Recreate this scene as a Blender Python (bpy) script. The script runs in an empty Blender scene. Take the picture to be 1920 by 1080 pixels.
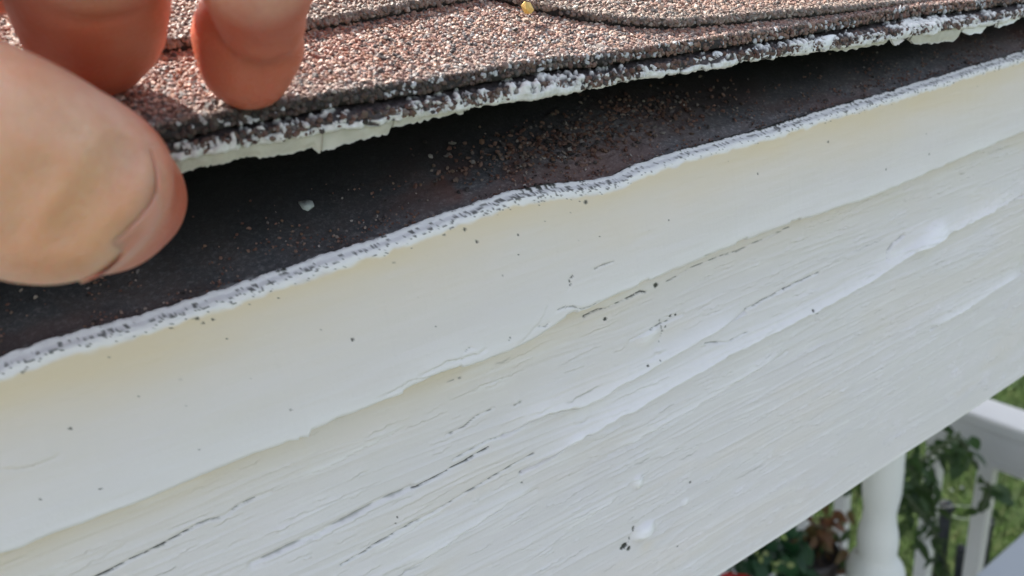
import bpy, math, random
import numpy as np
from mathutils import Matrix

rng = np.random.default_rng(7)
random.seed(7)
COL = bpy.context.scene.collection
SC = bpy.context.scene

# ------------------------------------------------------------------ camera, world, sun, exposure
FPX = 1400.0                       # focal length in pixels of the 1920 wide photograph
HCAM = 2400.0                      # camera height above the lawn, mm
def _ray(px, py):
    return np.array([px - 960.0, 540.0 - py, -FPX])
_d = _ray(3600, -400); _d /= np.linalg.norm(_d)          # the eave runs to this vanishing point
_g = _ray(1480, 3740); _g /= np.linalg.norm(_g)          # plumb lines run to this one
_g = _g - _d * (_g @ _d); _g /= np.linalg.norm(_g)
AX, AZ = _d, -_g
AY = np.cross(AZ, AX)
R = np.array([AX, AY, AZ])                               # camera axes -> world axes (x along eave, y into house, z up)

cam_data = bpy.data.cameras.new('camera')
cam = bpy.data.objects.new('camera', cam_data); COL.objects.link(cam)
M = Matrix([list(R[0]) + [0], list(R[1]) + [0], list(R[2]) + [HCAM / 1000], [0, 0, 0, 1]])
cam.matrix_world = M
cam_data.sensor_width = 36
cam_data.lens = FPX / 1920 * 36
cam_data.clip_start = 0.005
cam_data.clip_end = 500
cam_data.dof.use_dof = True
cam_data.dof.focus_distance = 0.155
cam_data.dof.aperture_fstop = 21
SC.camera = cam

SUN_EL, SUN_AZ = math.radians(50), math.radians(106)     # azimuth measured from +x towards +y
world = bpy.data.worlds.new('World'); SC.world = world; world.use_nodes = True
wn = world.node_tree; wn.nodes.clear()
sky = wn.nodes.new('ShaderNodeTexSky'); sky.sky_type = 'NISHITA'; sky.sun_disc = False
sky.sun_elevation = SUN_EL; sky.sun_rotation = math.pi / 2 - SUN_AZ
sky.dust_density = 4.0; sky.air_density = 1.0; sky.ozone_density = 1.0
hs = wn.nodes.new('ShaderNodeHueSaturation'); hs.inputs['Saturation'].default_value = 0.50   # thin white haze over the whole sky
bg = wn.nodes.new('ShaderNodeBackground'); bg.inputs['Strength'].default_value = 0.15
wo = wn.nodes.new('ShaderNodeOutputWorld')
wn.links.new(sky.outputs[0], hs.inputs['Color']); wn.links.new(hs.outputs[0], bg.inputs['Color'])
wn.links.new(bg.outputs[0], wo.inputs['Surface'])

sd = bpy.data.lights.new('sun', 'SUN'); sd.energy = 4.8; sd.angle = math.radians(0.5); sd.color = (1.0, 0.95, 0.87)
sun = bpy.data.objects.new('sun', sd); COL.objects.link(sun)
sv = np.array([math.cos(SUN_EL) * math.cos(SUN_AZ), math.cos(SUN_EL) * math.sin(SUN_AZ), math.sin(SUN_EL)])
from mathutils import Vector
sun.rotation_euler = Vector(sv).to_track_quat('Z', 'Y').to_euler()
sun.location = (0, 0, 6)
SC.view_settings.view_transform = 'Standard'
SC.view_settings.look = 'None'
SC.view_settings.exposure = 1.31
SC.view_settings.gamma = 1.0
SC.render.engine = 'CYCLES'

# ------------------------------------------------------------------ projection helpers (mm, camera at the origin)
def rays(px, py):
    px = np.asarray(px, float); py = np.asarray(py, float)
    c = np.stack([px - 960.0, 540.0 - py, np.full_like(px, -FPX)], -1)
    return c @ R.T
def at_y(px, py, y):                 # where the sight line of a pixel meets the vertical plane y
    r = rays(px, py); return r * (y / r[..., 1])[..., None]
def at_depth(px, py, d):             # ... at a distance d in front of the camera
    return rays(px, py) * (np.asarray(d, float) / FPX)[..., None]
def on_surf(px, py, F, y0=90., y1=420.):
    r = rays(px, py); lo = y0 / r[..., 1]; hi = y1 / r[..., 1]
    for _ in range(46):
        m = (lo + hi) / 2; p = r * m[..., None]
        above = p[..., 2] > F(p[..., 0], p[..., 1])
        lo = np.where(above, m, lo); hi = np.where(above, hi, m)
    return r * lo[..., None]
def tr(pts): return np.array(pts, float)

# ------------------------------------------------------------------ noise
def _hash(ix, iy, seed):
    h = (ix.astype(np.int64) * 374761393 + iy.astype(np.int64) * 668265263 + seed * 1274126177) & 0xFFFFFFFF
    h = ((h ^ (h >> 13)) * 1274126177) & 0xFFFFFFFF
    h = h ^ (h >> 16)
    return (h & 0xFFFFFF) / float(0xFFFFFF)
def vn(x, y, seed=0):
    x, y = np.broadcast_arrays(np.asarray(x, float), np.asarray(y, float))
    ix = np.floor(x); iy = np.floor(y); fx = x - ix; fy = y - iy
    fx = fx * fx * (3 - 2 * fx); fy = fy * fy * (3 - 2 * fy)
    a = _hash(ix, iy, seed); b = _hash(ix + 1, iy, seed); c = _hash(ix, iy + 1, seed); d = _hash(ix + 1, iy + 1, seed)
    return (a * (1 - fx) + b * fx) * (1 - fy) + (c * (1 - fx) + d * fx) * fy
def fbm(x, y, seed=0, o=4):
    s = 0; a = .5; t = 0
    for i in range(o):
        s = s + a * vn(x, y, seed + i * 17); t += a; a *= .5; x = x * 2.03 + 11.3; y = y * 2.03 + 5.7
    return s / t
def sstep(a, b, x):
    t = np.clip((x - a) / (b - a), 0, 1); return t * t * (3 - 2 * t)

# ------------------------------------------------------------------ object helpers
def tag(o, label=None, cat=None, group=None, kind=None):
    if label: o['label'] = label
    if cat: o['category'] = cat
    if group: o['group'] = group
    if kind: o['kind'] = kind
    return o
def W(p): return (p[0] / 1000., p[1] / 1000., (p[2] + HCAM) / 1000.)
def empty(name, loc, label, cat, group=None, kind=None):
    o = bpy.data.objects.new(name, None); COL.objects.link(o); o.location = W(loc); o.empty_display_size = .02
    return tag(o, label, cat, group, kind)
def mesh_data(name, V, F, mat, attrs=None, smooth=True, mats=None, fmat=None):
    V = np.asarray(V, np.float32)
    me = bpy.data.meshes.new(name)
    if isinstance(F, np.ndarray):
        n, k = F.shape
        me.vertices.add(len(V)); me.vertices.foreach_set('co', V.ravel())
        me.loops.add(n * k); me.loops.foreach_set('vertex_index', F.astype(np.int32).ravel())
        me.polygons.add(n)
        me.polygons.foreach_set('loop_start', np.arange(0, n * k, k, dtype=np.int32))
        me.polygons.foreach_set('loop_total', np.full(n, k, np.int32))
        me.update(calc_edges=True)
    else:
        me.from_pydata([tuple(v) for v in V.tolist()], [], F); me.update()
    me.polygons.foreach_set('use_smooth', np.full(len(me.polygons), smooth, bool))
    for m in (mats or [mat]): me.materials.append(m)
    if fmat is not None: me.polygons.foreach_set('material_index', np.asarray(fmat, np.int32))
    for k, v in (attrs or {}).items():
        v = np.asarray(v, np.float32)
        if v.ndim == 1:
            a = me.attributes.new(k, 'FLOAT', 'POINT'); a.data.foreach_set('value', v)
        else:
            a = me.attributes.new(k, 'FLOAT_COLOR', 'POINT')
            a.data.foreach_set('color', np.c_[v, np.ones(len(v))].astype(np.float32).ravel())
    me.update()
    return me
def mk(name, V, F, mat, parent=None, origin=None, **kw):
    """V in mm relative to the camera; linked as ONE object with its origin at the parent's origin or at origin."""
    V = np.asarray(V, float)
    if parent is not None:
        pl = parent; base = np.zeros(3)
        while pl is not None:
            base += np.array(pl.location); pl = pl.parent
        base = base * 1000 - np.array([0, 0, HCAM])
    else:
        base = np.array(origin if origin is not None else V.mean(0), float)
    me = mesh_data(name, (V - base) / 1000., F, mat, **kw)
    o = bpy.data.objects.new(name, me); COL.objects.link(o)
    if parent is not None: o.parent = parent
    else: o.location = W(base)
    return o
def grid_faces(n, m):                # vertices laid out [n][m]
    i = np.arange(n - 1)[:, None] * m + np.arange(m - 1)[None, :]
    return np.stack([i, i + m, i + m + 1, i + 1], -1).reshape(-1, 4)
class MB:
    def __init__(s): s.v = []; s.f = []; s.flat = True
    def add(s, V, F):
        b = len(s.v); s.v += [tuple(map(float, p)) for p in V]; s.f += [tuple(int(i) + b for i in q) for q in F]; return s
    def prism(s, P0, P1, u, w, prof):      # sweep a closed profile (list of (a,b) along u and w) from P0 to P1
        P0, P1, u, w = map(lambda a: np.array(a, float), (P0, P1, u, w)); n = len(prof)
        V = [P0 + u * a + w * b for a, b in prof] + [P1 + u * a + w * b for a, b in prof]
        F = [(i, (i + 1) % n, n + (i + 1) % n, n + i) for i in range(n)] + [tuple(range(n))[::-1], tuple(range(n, 2 * n))]
        return s.add(V, F)
    def box(s, P0, P1, u, w, a, b, c=0.0):
        if c <= 0: pr = [(-a, -b), (a, -b), (a, b), (-a, b)]
        else: pr = [(-a + c, -b), (a - c, -b), (a, -b + c), (a, b - c), (a - c, b), (-a + c, b), (-a, b - c), (-a, -b + c)]
        return s.prism(P0, P1, u, w, pr)
    def lathe(s, base, prof, n=32, axis=(0, 0, 1)):
        s.flat = False; base = np.array(base, float); a = np.array(axis, float); a /= np.linalg.norm(a)
        u = np.cross(a, (1, 0, 0) if abs(a[0]) < .9 else (0, 1, 0)); u /= np.linalg.norm(u); w = np.cross(a, u)
        V = []; F = []
        for r, h in prof:
            for k in range(n):
                t = 2 * math.pi * k / n; V.append(base + a * h + (u * math.cos(t) + w * math.sin(t)) * r)
        for i in range(len(prof) - 1):
            for k in range(n):
                F.append((i * n + k, i * n + (k + 1) % n, (i + 1) * n + (k + 1) % n, (i + 1) * n + k))
        F.append(tuple(range(n))[::-1]); F.append(tuple(range((len(prof) - 1) * n, len(prof) * n)))
        return s.add(V, F)
    def tube(s, pts, rad, n=8):
        s.flat = False; P = [np.array(p, float) for p in pts]; V = []; F = []
        up = np.array([.3, .2, 1.])
        for i, p in enumerate(P):
            t = P[min(i + 1, len(P) - 1)] - P[max(i - 1, 0)]; t /= np.linalg.norm(t) + 1e-9
            u = np.cross(t, up); u /= np.linalg.norm(u) + 1e-9; w = np.cross(t, u)
            r = rad[i] if hasattr(rad, '__len__') else rad
            for k in range(n):
                a = 2 * math.pi * k / n; V.append(p + (u * math.cos(a) + w * math.sin(a)) * r)
        for i in range(len(P) - 1):
            for k in range(n):
                F.append((i * n + k, i * n + (k + 1) % n, (i + 1) * n + (k + 1) % n, (i + 1) * n + k))
        F.append(tuple(range(n))[::-1]); F.append(tuple(range((len(P) - 1) * n, len(P) * n)))
        return s.add(V, F)
    def build(s, name, mat, parent=None, **kw):
        kw.setdefault('smooth', not s.flat)
        return mk(name, np.array(s.v), s.f, mat, parent, **kw)

# ------------------------------------------------------------------ materials
def mat_new(name):
    m = bpy.data.materials.new(name); m.use_nodes = True; nt = m.node_tree
    return m, nt, nt.nodes['Principled BSDF']
def N(nt, t, **kw):
    n = nt.nodes.new(t)
    for k, v in kw.items():
        if k in n.inputs: n.inputs[k].default_value = v
        else: setattr(n, k, v)
    return n
def coords(nt, scale):
    tc = N(nt, 'ShaderNodeTexCoord'); mp = N(nt, 'ShaderNodeMapping'); mp.inputs['Scale'].default_value = scale
    nt.links.new(tc.outputs['Object'], mp.inputs['Vector']); return mp.outputs[0]
def noise(nt, vec, scale, detail=4, rough=.55, dist=0):
    n = N(nt, 'ShaderNodeTexNoise'); n.inputs['Scale'].default_value = scale; n.inputs['Detail'].default_value = detail
    n.inputs['Roughness'].default_value = rough; n.inputs['Distortion'].default_value = dist
    nt.links.new(vec, n.inputs['Vector']); return n.outputs['Fac']
def ramp(nt, fac, stops):
    r = N(nt, 'ShaderNodeValToRGB'); e = r.color_ramp.elements
    while len(e) < len(stops): e.new(.5)
    for q, (p, c) in zip(e, stops):
        q.position = p; q.color = (*c, 1) if hasattr(c, '__len__') else (c, c, c, 1)
    nt.links.new(fac, r.inputs[0]); return r.outputs[0]
def mixc(nt, fac, a, b, mode='MIX'):
    m = N(nt, 'ShaderNodeMix'); m.data_type = 'RGBA'; m.blend_type = mode
    for sock, v in ((m.inputs[0], fac), (m.inputs[6], a), (m.inputs[7], b)):
        if isinstance(v, bpy.types.NodeSocket): nt.links.new(v, sock)
        elif hasattr(v, '__len__'): sock.default_value = (*v, 1)
        else: sock.default_value = v
    return m.outputs[2]
def attr(nt, name, out='Fac'):
    a = N(nt, 'ShaderNodeAttribute'); a.attribute_name = name; return a.outputs[out]
def bump(nt, h, dist, strength=1.0, prev=None):
    b = N(nt, 'ShaderNodeBump'); b.inputs['Distance'].default_value = dist; b.inputs['Strength'].default_value = strength
    nt.links.new(h, b.inputs['Height'])
    if prev: nt.links.new(prev, b.inputs['Normal'])
    return b.outputs[0]

def paint_material():
    m, nt, p = mat_new('aged_white_paint')
    L = nt.links.new
    v1 = coords(nt, (60, 60, 900)); v2 = coords(nt, (1000, 1000, 1000)); v3 = coords(nt, (14, 14, 120))
    base = ramp(nt, noise(nt, v3, 1.0, 5), [(.25, (.745, .715, .755)), (.5, (.77, .74, .765)), (.75, (.80, .765, .81))])
    blot = ramp(nt, noise(nt, v2, .05, 4, .6), [(.38, (0, 0, 0)), (.7, (1, 1, 1))])
    base = mixc(nt, mixc(nt, 1.0, blot, (.22, .22, .22), 'MULTIPLY'), base, (.745, .735, .70))
    base = mixc(nt, attr(nt, 'yellow_tone'), base, (.79, .67, .50))
    base = mixc(nt, attr(nt, 'fresh_and_highlight'), base, (.89, .875, .895))  # whiter paint, plus highlights painted along the ridges
    base = mixc(nt, attr(nt, 'dirt_and_crack_shade'), base, (.045, .045, .04))  # dirt specks, plus shade painted into the cracks
    L(base, p.inputs['Base Color'])
    L(ramp(nt, noise(nt, v2, .4, 3), [(.3, .42), (.7, .62)]), p.inputs['Roughness'])
    b = bump(nt, noise(nt, v1, 1.0, 6, .62, .3), .00022, .38)
    b = bump(nt, noise(nt, v2, 1.3, 4, .6), .00006, .6, b)
    L(b, p.inputs['Normal'])
    return m
def crust_material():
    m, nt, p = mat_new('crusted_paint_on_tar')
    v = coords(nt, (1000, 1000, 1000))
    dark = ramp(nt, noise(nt, v, .9, 3), [(.3, (.022, .02, .022)), (.55, (.06, .048, .05)), (.75, (.13, .10, .10))])
    wht = ramp(nt, noise(nt, v, 1.1, 3), [(.3, (.62, .62, .60)), (.7, (.84, .85, .85))])
    nt.links.new(mixc(nt, attr(nt, 'paint'), dark, wht), p.inputs['Base Color'])
    p.inputs['Roughness'].default_value = .7
    nt.links.new(bump(nt, noise(nt, v, 2.0, 5, .65), .00025, .8), p.inputs['Normal'])
    return m
def granule_material():
    m, nt, p = mat_new('mineral_granule')
    v = coords(nt, (1000, 1000, 1000))
    c = mixc(nt, ramp(nt, noise(nt, v, 2.5, 2), [(.3, .0), (.7, .35)]), attr(nt, 'tint', 'Color'), (.05, .04, .035))
    nt.links.new(c, p.inputs['Base Color'])
    p.inputs['Roughness'].default_value = .62
    nt.links.new(bump(nt, noise(nt, v, 4.0, 3), .0001, .7), p.inputs['Normal'])
    return m
def shingle_material():
    m, nt, p = mat_new('shingle_surface')
    v = coords(nt, (1000, 1000, 1000))
    vo = N(nt, 'ShaderNodeTexVoronoi'); vo.inputs['Scale'].default_value = .9; nt.links.new(v, vo.inputs['Vector'])
    c = ramp(nt, vo.outputs['Color'], [(.15, (.06, .045, .04)), (.4, (.20, .12, .095)), (.65, (.30, .21, .17)), (.9, (.42, .36, .31))])
    c = mixc(nt, attr(nt, 'bare'), c, (.03, .026, .026))
    nt.links.new(c, p.inputs['Base Color']); p.inputs['Roughness'].default_value = .85
    nt.links.new(bump(nt, vo.outputs['Distance'], .0006, .8), p.inputs['Normal'])
    return m
def starter_material():
    m, nt, p = mat_new('old_dark_felt')
    v = coords(nt, (1000, 1000, 1000))
    c = ramp(nt, noise(nt, v, .045, 6, .7), [(.34, (.11, .12, .135)), (.5, (.175, .165, .17)), (.62, (.22, .175, .165)), (.75, (.24, .23, .24))])
    c = mixc(nt, ramp(nt, noise(nt, v, 1.1, 5, .75), [(.50, 0.), (.66, .7)]), c, (.46, .43, .43))
    c = mixc(nt, attr(nt, 'rust'), c, (.22, .11, .09))
    c = mixc(nt, attr(nt, 'dust_and_shade'), mixc(nt, .95, c, (.008, .009, .010)), c)  # dusty front; the black further in is shade put into the colour
    c = mixc(nt, attr(nt, 'paint'), c, (.80, .80, .78))
    nt.links.new(c, p.inputs['Base Color']); p.inputs['Roughness'].default_value = .8
    nt.links.new(bump(nt, noise(nt, v, .9, 6, .7), .0005, .8), p.inputs['Normal'])
    return m
def skin_material():
    m, nt, p = mat_new('skin')
    v = coords(nt, (1000, 1000, 1000))
    c = ramp(nt, noise(nt, v, .14, 5, .65), [(.32, (.66, .37, .27)), (.5, (.74, .49, .38)), (.66, (.79, .58, .46))])
    c = mixc(nt, ramp(nt, noise(nt, v, .9, 3, .6), [(.45, 0.), (.65, .22)]), c, (.56, .27, .20))
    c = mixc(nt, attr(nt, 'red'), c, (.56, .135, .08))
    c = mixc(nt, attr(nt, 'yellow'), c, (.82, .45, .23))
    sp = ramp(nt, noise(nt, v, .33, 2), [(.70, 0.), (.80, .25)])
    c = mixc(nt, sp, c, (.42, .22, .15))
    nt.links.new(c, p.inputs['Base Color'])
    p.inputs['Roughness'].default_value = .38
    p.inputs['Subsurface Weight'].default_value = 1.0
    p.inputs['Subsurface Radius'].default_value = (1.0, .32, .16)
    p.inputs['Subsurface Scale'].default_value = .0028
    vs = coords(nt, (1000, 1000, 1000))
    vo = N(nt, 'ShaderNodeTexVoronoi'); vo.feature = 'DISTANCE_TO_EDGE'; vo.inputs['Scale'].default_value = 1.3; nt.links.new(vs, vo.inputs['Vector'])
    b = bump(nt, vo.outputs['Distance'], .00022, .6)
    wr = coords(nt, (160, 700, 1500))
    b = bump(nt, noise(nt, wr, 1.0, 4, .6, .6), .00035, .45, b)
    b = bump(nt, noise(nt, vs, .5, 5, .6), .0004, .5, b)
    nt.links.new(b, p.inputs['Normal'])
    return m
def simple(name, col, rough=.5, var=.12, scale=.02, bmp=.0, metallic=0.0, sss=0, bscale=None):
    m, nt, p = mat_new(name)
    v = coords(nt, (1000, 1000, 1000))
    c = np.array(col)
    nt.links.new(ramp(nt, noise(nt, v, scale, 5, .6), [(.3, tuple(c * (1 - var))), (.7, tuple(np.clip(c * (1 + var), 0, 1)))]), p.inputs['Base Color'])
    p.inputs['Roughness'].default_value = rough; p.inputs['Metallic'].default_value = metallic
    if bmp: nt.links.new(bump(nt, noise(nt, v, bscale or scale * 8, 4), bmp, .6), p.inputs['Normal'])
    if sss:
        p.inputs['Subsurface Weight'].default_value = sss; p.inputs['Subsurface Scale'].default_value = .002
    return m
def leaf_material(name, a, b):
    m, nt, p = mat_new(name)
    oi = N(nt, 'ShaderNodeObjectInfo'); v = coords(nt, (1000, 1000, 1000))
    c = mixc(nt, oi.outputs['Random'], a, b)
    c = mixc(nt, ramp(nt, noise(nt, v, .06, 3), [(.4, 0.), (.7, .4)]), c, tuple(np.array(a) * .6))
    nt.links.new(c, p.inputs['Base Color']); p.inputs['Roughness'].default_value = .5
    p.inputs['Transmission Weight'].default_value = 0.0
    tl = N(nt, 'ShaderNodeBsdfTranslucent'); nt.links.new(c, tl.inputs['Color'])
    mx = N(nt, 'ShaderNodeMixShader'); mx.inputs[0].default_value = .3
    out = nt.nodes['Material Output']
    nt.links.new(p.outputs[0], mx.inputs[1]); nt.links.new(tl.outputs[0], mx.inputs[2]); nt.links.new(mx.outputs[0], out.inputs['Surface'])
    return m
def lawn_material():
    m, nt, p = mat_new('lawn')
    v = coords(nt, (1, 1, 1))
    c = ramp(nt, noise(nt, v, 6.0, 8, .7), [(.3, (.014, .028, .007)), (.5, (.034, .060, .012)), (.62, (.055, .078, .018)), (.75, (.08, .075, .034))])
    nt.links.new(c, p.inputs['Base Color']); p.inputs['Roughness'].default_value = .9
    nt.links.new(bump(nt, noise(nt, v, 60, 6, .7), .02, .8), p.inputs['Normal'])
    return m

PAINT = paint_material(); CRUST = crust_material(); GRAN = granule_material(); SHING = shingle_material(); FELT = starter_material()
SKIN = skin_material(); LAWN = lawn_material()
NAIL = simple('thumb_nail', (.66, .30, .22), .30, .05, .2, sss=.6)
WHITE = simple('white_rail_paint', (.70, .70, .69), .45, .04, .01, .0003)
COLW = simple('white_column_paint', (.76, .77, .76), .4, .04, .006)
PLY = simple('grey_weathered_wood', (.22, .18, .14), .8, .3, .01, .001)
FLAKE = simple('cream_paint_flake', (.54, .525, .46), .6, .12, .3, .0001)
FRESH = simple('fresh_white_flake', (.80, .82, .82), .6, .06, .3, .0001)

# ------------------------------------------------------------------ eave geometry
SL = 0.62                                            # roof pitch
Y_TRIM, Y_FAS = 121.5, 125.0
Y_A = 114.0
trim_top = at_y(*tr([(-250, 760), (0, 690), (80, 657), (150, 640), (230, 616), (290, 600), (400, 565), (560, 510), (650, 480), (740, 450), (860, 405), (960, 370), (1020, 357), (1130, 345), (1165, 335), (1200, 318), (1300, 285), (1440, 248), (1470, 238), (1580, 205), (1700, 170), (1800, 140), (1920, 103), (2200, 10)]).T, Y_TRIM)
trim_bot = at_y(*tr([(-250, 1148), (0, 1045), (290, 935), (440, 870), (520, 840), (545, 832), (578, 828), (586, 809), (770, 735), (830, 705), (960, 660), (1000, 640), (1060, 600), (1150, 560), (1240, 520), (1360, 470), (1460, 430), (1640, 370), (1920, 250), (2200, 135)]).T, Y_TRIM - 2.2)
fas_bot = at_y(*tr([(1350, 1080), (1920, 710)]).T, Y_FAS)
ZB = float(fas_bot[:, 2].mean())
def zt_(x): return np.interp(x, trim_top[:, 0], trim_top[:, 2])
def zb_(x): return np.interp(x, trim_bot[:, 0], trim_bot[:, 2])
a_edge = at_y(*tr([(-200, 395), (330, 303), (450, 280), (560, 262), (635, 246), (740, 230), (850, 212), (950, 193), (1050, 176), (1120, 168), (1200, 150), (1350, 125), (1470, 108), (1560, 95), (1700, 72), (1850, 48), (1920, 33), (2250, -35)]).T, Y_A)
zt_mean = -44.5
def deckz(x, y): return zt_mean - 1.0 + SL * (y - 125.0)
def z0_(x):
    z = np.interp(x, a_edge[:, 0], a_edge[:, 2])
    return z - np.clip((x - 330) / 400, 0, 1) * 8
def zA(x, y):                                        # underside of the lifted shingle
    v = np.clip((y - Y_A) / 240.0, 0, 1)
    lift = z0_(x) - (zt_mean - 1.0 + SL * (Y_A - 125.0))
    return zt_mean - 1.0 + SL * (y - 125.0) + lift * (1 - v) ** 1.25 + 0.3
TA, TB, TC = 1.8, 2.2, 2.0
def zAt(x, y): return zA(x, y) + TA
def zBb(x, y): return zA(x, y) + TA + 1.2
def zBt(x, y): return zBb(x, y) + TB
def tc_(x): return .45 + 1.55 * (1 - sstep(150, 200, x))
def zCt(x, y): return zBt(x, y) + tc_(x)
gap = on_surf(*tr([(-200, 352), (330, 262), (560, 215), (750, 182), (900, 158), (1050, 130), (1200, 113), (1350, 90), (1537, 62), (1687, 34), (1920, 4), (2250, -60)]).T, zBb)
def yB_(x): return np.interp(x, gap[:, 0], gap[:, 1])
cl = on_surf(*tr([(-200, 190), (0, 150), (270, 107), (375, 92), (580, 62), (700, 40), (800, 20), (905, 2), (935, 4), (990, 20), (1090, 42), (1170, 53), (1270, 57), (1350, 50), (1430, 42), (1560, 30), (1750, 0), (2000, -40)]).T, zBt)
def yC_(x): return np.interp(x, cl[:, 0], cl[:, 1])
print('gap y', np.round(gap[:, :2], 1).tolist()); print('cl', np.round(cl, 1).tolist())

def xs(dense0, dense1, step0, step1, lo=-450., hi=1700.):
    out = [dense0]; x = dense0
    while x < dense1:
        t = (x - dense0) / (dense1 - dense0); x += step0 + (step1 - step0) * t; out.append(x)
    st = step1
    while x < hi: st *= 1.25; x += min(st, 60); out.append(x)
    left = []; x = dense0; st = step0
    while x > lo: st *= 1.25; x -= min(st, 60); left.append(x)
    return np.array(left[::-1] + out)

# distance to a polyline in board coordinates
def stroke(X, Z, pts, y, fn, width, jitter=0.0, seed=0):
    """adds fn(signed distance, t) over vertices near the polyline; pts are pixels (px, py) on the plane y"""
    P = at_y(*tr(pts).T, y)[:, [0, 2]]
    if jitter > 0:
        Q = [P[0]]
        for a, b in zip(P[:-1], P[1:]):
            n = max(1, int(np.linalg.norm(b - a) / 1.6))
            for k in range(1, n + 1):
                q = a + (b - a) * k / n
                if k < n: q = q + np.array([0, (vn(q[0] * .9, seed * 3.1, seed) - .5) * 2 * jitter])
                Q.append(q)
        P = np.array(Q)
    lo = P.min(0) - width * 3; hi = P.max(0) + width * 3
    ix = np.where((X[:, 0] >= lo[0]) & (X[:, 0] <= hi[0]))[0]
    if len(ix) == 0: return None
    i0, i1 = ix[0], ix[-1] + 1
    zr = Z[i0:i1]; jz = np.where(((zr >= lo[1]) & (zr <= hi[1])).any(0))[0]
    if len(jz) == 0: return None
    j0, j1 = jz[0], jz[-1] + 1
    xx = X[i0:i1, j0:j1]; zz = Z[i0:i1, j0:j1]
    best = np.full(xx.shape, 1e9); sg = np.zeros(xx.shape); tt = np.zeros(xx.shape)
    tot = np.linalg.norm(np.diff(P, axis=0), axis=1).sum() + 1e-9; acc = 0
    for a, b in zip(P[:-1], P[1:]):
        d = b - a; L = np.linalg.norm(d) + 1e-9; d = d / L
        rx = xx - a[0]; rz = zz - a[1]
        u = np.clip(rx * d[0] + rz * d[1], 0, L)
        dist = np.hypot(rx - u * d[0], rz - u * d[1])
        s = -rx * d[1] + rz * d[0]
        m = dist < best
        best = np.where(m, dist, best); sg = np.where(m, s, sg); tt = np.where(m, (acc + u) / tot, tt); acc += L
    return (i0, i1, j0, j1), fn(best, np.sign(sg), tt)
def apply(H, res, sgn=1.0):
    if res is not None:
        (a, b, c, d), v = res; H[a:b, c:d] += sgn * v

# ------------------------------------------------------------------ fascia board
X1 = xs(-34, 330, .25, .46); NZF = 410
zv = np.concatenate([np.linspace(0, 1, NZF)])
zrow = -64.0 + (ZB - (-64.0)) * zv
X, Z = np.meshgrid(X1, zrow, indexing='ij')
Hh = np.zeros(X.shape); D = np.zeros(X.shape); ST = np.zeros(X.shape); FR = np.zeros(X.shape)
warp = (fbm(X / 110, Z / 60, 3, 3) - .5) * 5
Zw = Z + warp + X * .02
Hh += (fbm(X / 60, Zw / 2.4, 11, 5) - .5) * .26
Hh += (fbm(X / 22, Zw / .8, 23, 4) - .5) * .10
rid = 1 - np.abs(fbm(X / 70, Zw / 3.2, 41, 3) * 2 - 1)
calm = 1 - .6 * sstep(-110, -160, Z) * sstep(110, 190, X)
Hh *= calm
Hh += np.clip(rid - .86, 0, 1) * 1.2 * calm
Hh += (fbm(X / 90, Z / 25, 77, 2) - .5) * 1.2
# many short lifted paint lips along the grain
for k in range(1150):
    x0 = rng.uniform(-34, 300) ** 1.0; z0 = rng.uniform(ZB + 2, -66)
    L = rng.gamma(2., 2.4) + 1.2; a = rng.normal(.03, .05)
    dep = rng.uniform(.06, .42); wd = rng.uniform(.15, .4)
    i0, i1 = np.searchsorted(X1, [x0, x0 + L]); 
    if i1 - i0 < 2: continue
    zc = z0 + a * (X1[i0:i1] - x0) + (vn(X1[i0:i1] * .7, k, 5) - .5) * .5
    j0 = int(np.clip((z0 + 3 + 64) / (ZB + 64) * (NZF - 1), 0, NZF - 1)); j1 = int(np.clip((z0 - 3 + 64) / (ZB + 64) * (NZF - 1), 0, NZF - 1))
    if j1 - j0 < 3: continue
    dz = Z[i0:i1, j0:j1] - zc[:, None]
    t = np.sin(np.pi * (X1[i0:i1] - x0) / L)[:, None] ** .6
    Hh[i0:i1, j0:j1] += t * dep * np.where(dz > 0, np.exp(-dz / (wd * 3)), 0) - t * dep * .6 * np.exp(-(dz + wd * .7) ** 2 / (wd * .6) ** 2)
    if rng.random() < .035: D[i0:i1, j0:j1] += t * .38 * np.exp(-(dz / (wd * .6)) ** 2)
def g(w, a): return lambda d, s, t: a * np.exp(-(d / w) ** 2)
def lip(w, a): return lambda d, s, t: a * np.where(s > 0, np.exp(-d / w), 0) * np.minimum(1, np.minimum(t, 1 - t) * 8) - a * .45 * np.exp(-(d / .4) ** 2)
def dashed(w, a, sd, thr=.45, f=40):
    return lambda d, s, t: a * np.exp(-(d / (w * (.25 + 1.1 * np.clip((vn(t * f, 0, sd) - thr) / (1 - thr), 0, 1)) * (.6 + .8 * vn(t * f * 3.7, 1, sd)))) ** 2) * sstep(thr - .1, thr + .15, vn(t * f, 0, sd))
Yf = Y_FAS
def S(pts, fn, w, j=.15, sd=1): return stroke(X, Z, pts, Yf, fn, w, j, sd)
def crack(pts, w, a, sd, thr=.3, f=26, groove=.5):
    apply(Hh, S(pts, g(w * 1.6, -groove), w * 3, .22, sd)); apply(D, S(pts, dashed(w, a, sd, thr, f), w * 2, .22, sd))  # dark dashes paint the shade inside the crack
crack([(178, 1082), (270, 1037), (327, 1008), (371, 984)], .17, 1.3, 1, .0, 14)
crack([(371, 984), (426, 964), (443, 950), (508, 921)], .18, .6, 2, .45, 12)
apply(Hh, S([(474, 1058), (600, 1000), (637, 980), (700, 945), (748, 923), (771, 913)], g(.7, -.8), 2.5, .12, 3))
apply(D, S([(474, 1058), (600, 1000), (637, 980), (700, 945), (748, 923), (771, 913)], dashed(.35, .55, 3, .35, 9), 1, .12, 3))
apply(Hh, S([(474, 1068), (600, 1012), (700, 957), (775, 921)], lip(1.2, .35), 3, .1, 4))
crack([(774, 917), (822, 891), (859, 871), (900, 848), (916, 839)], .17, 1.4, 5, .0, 12)
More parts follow.
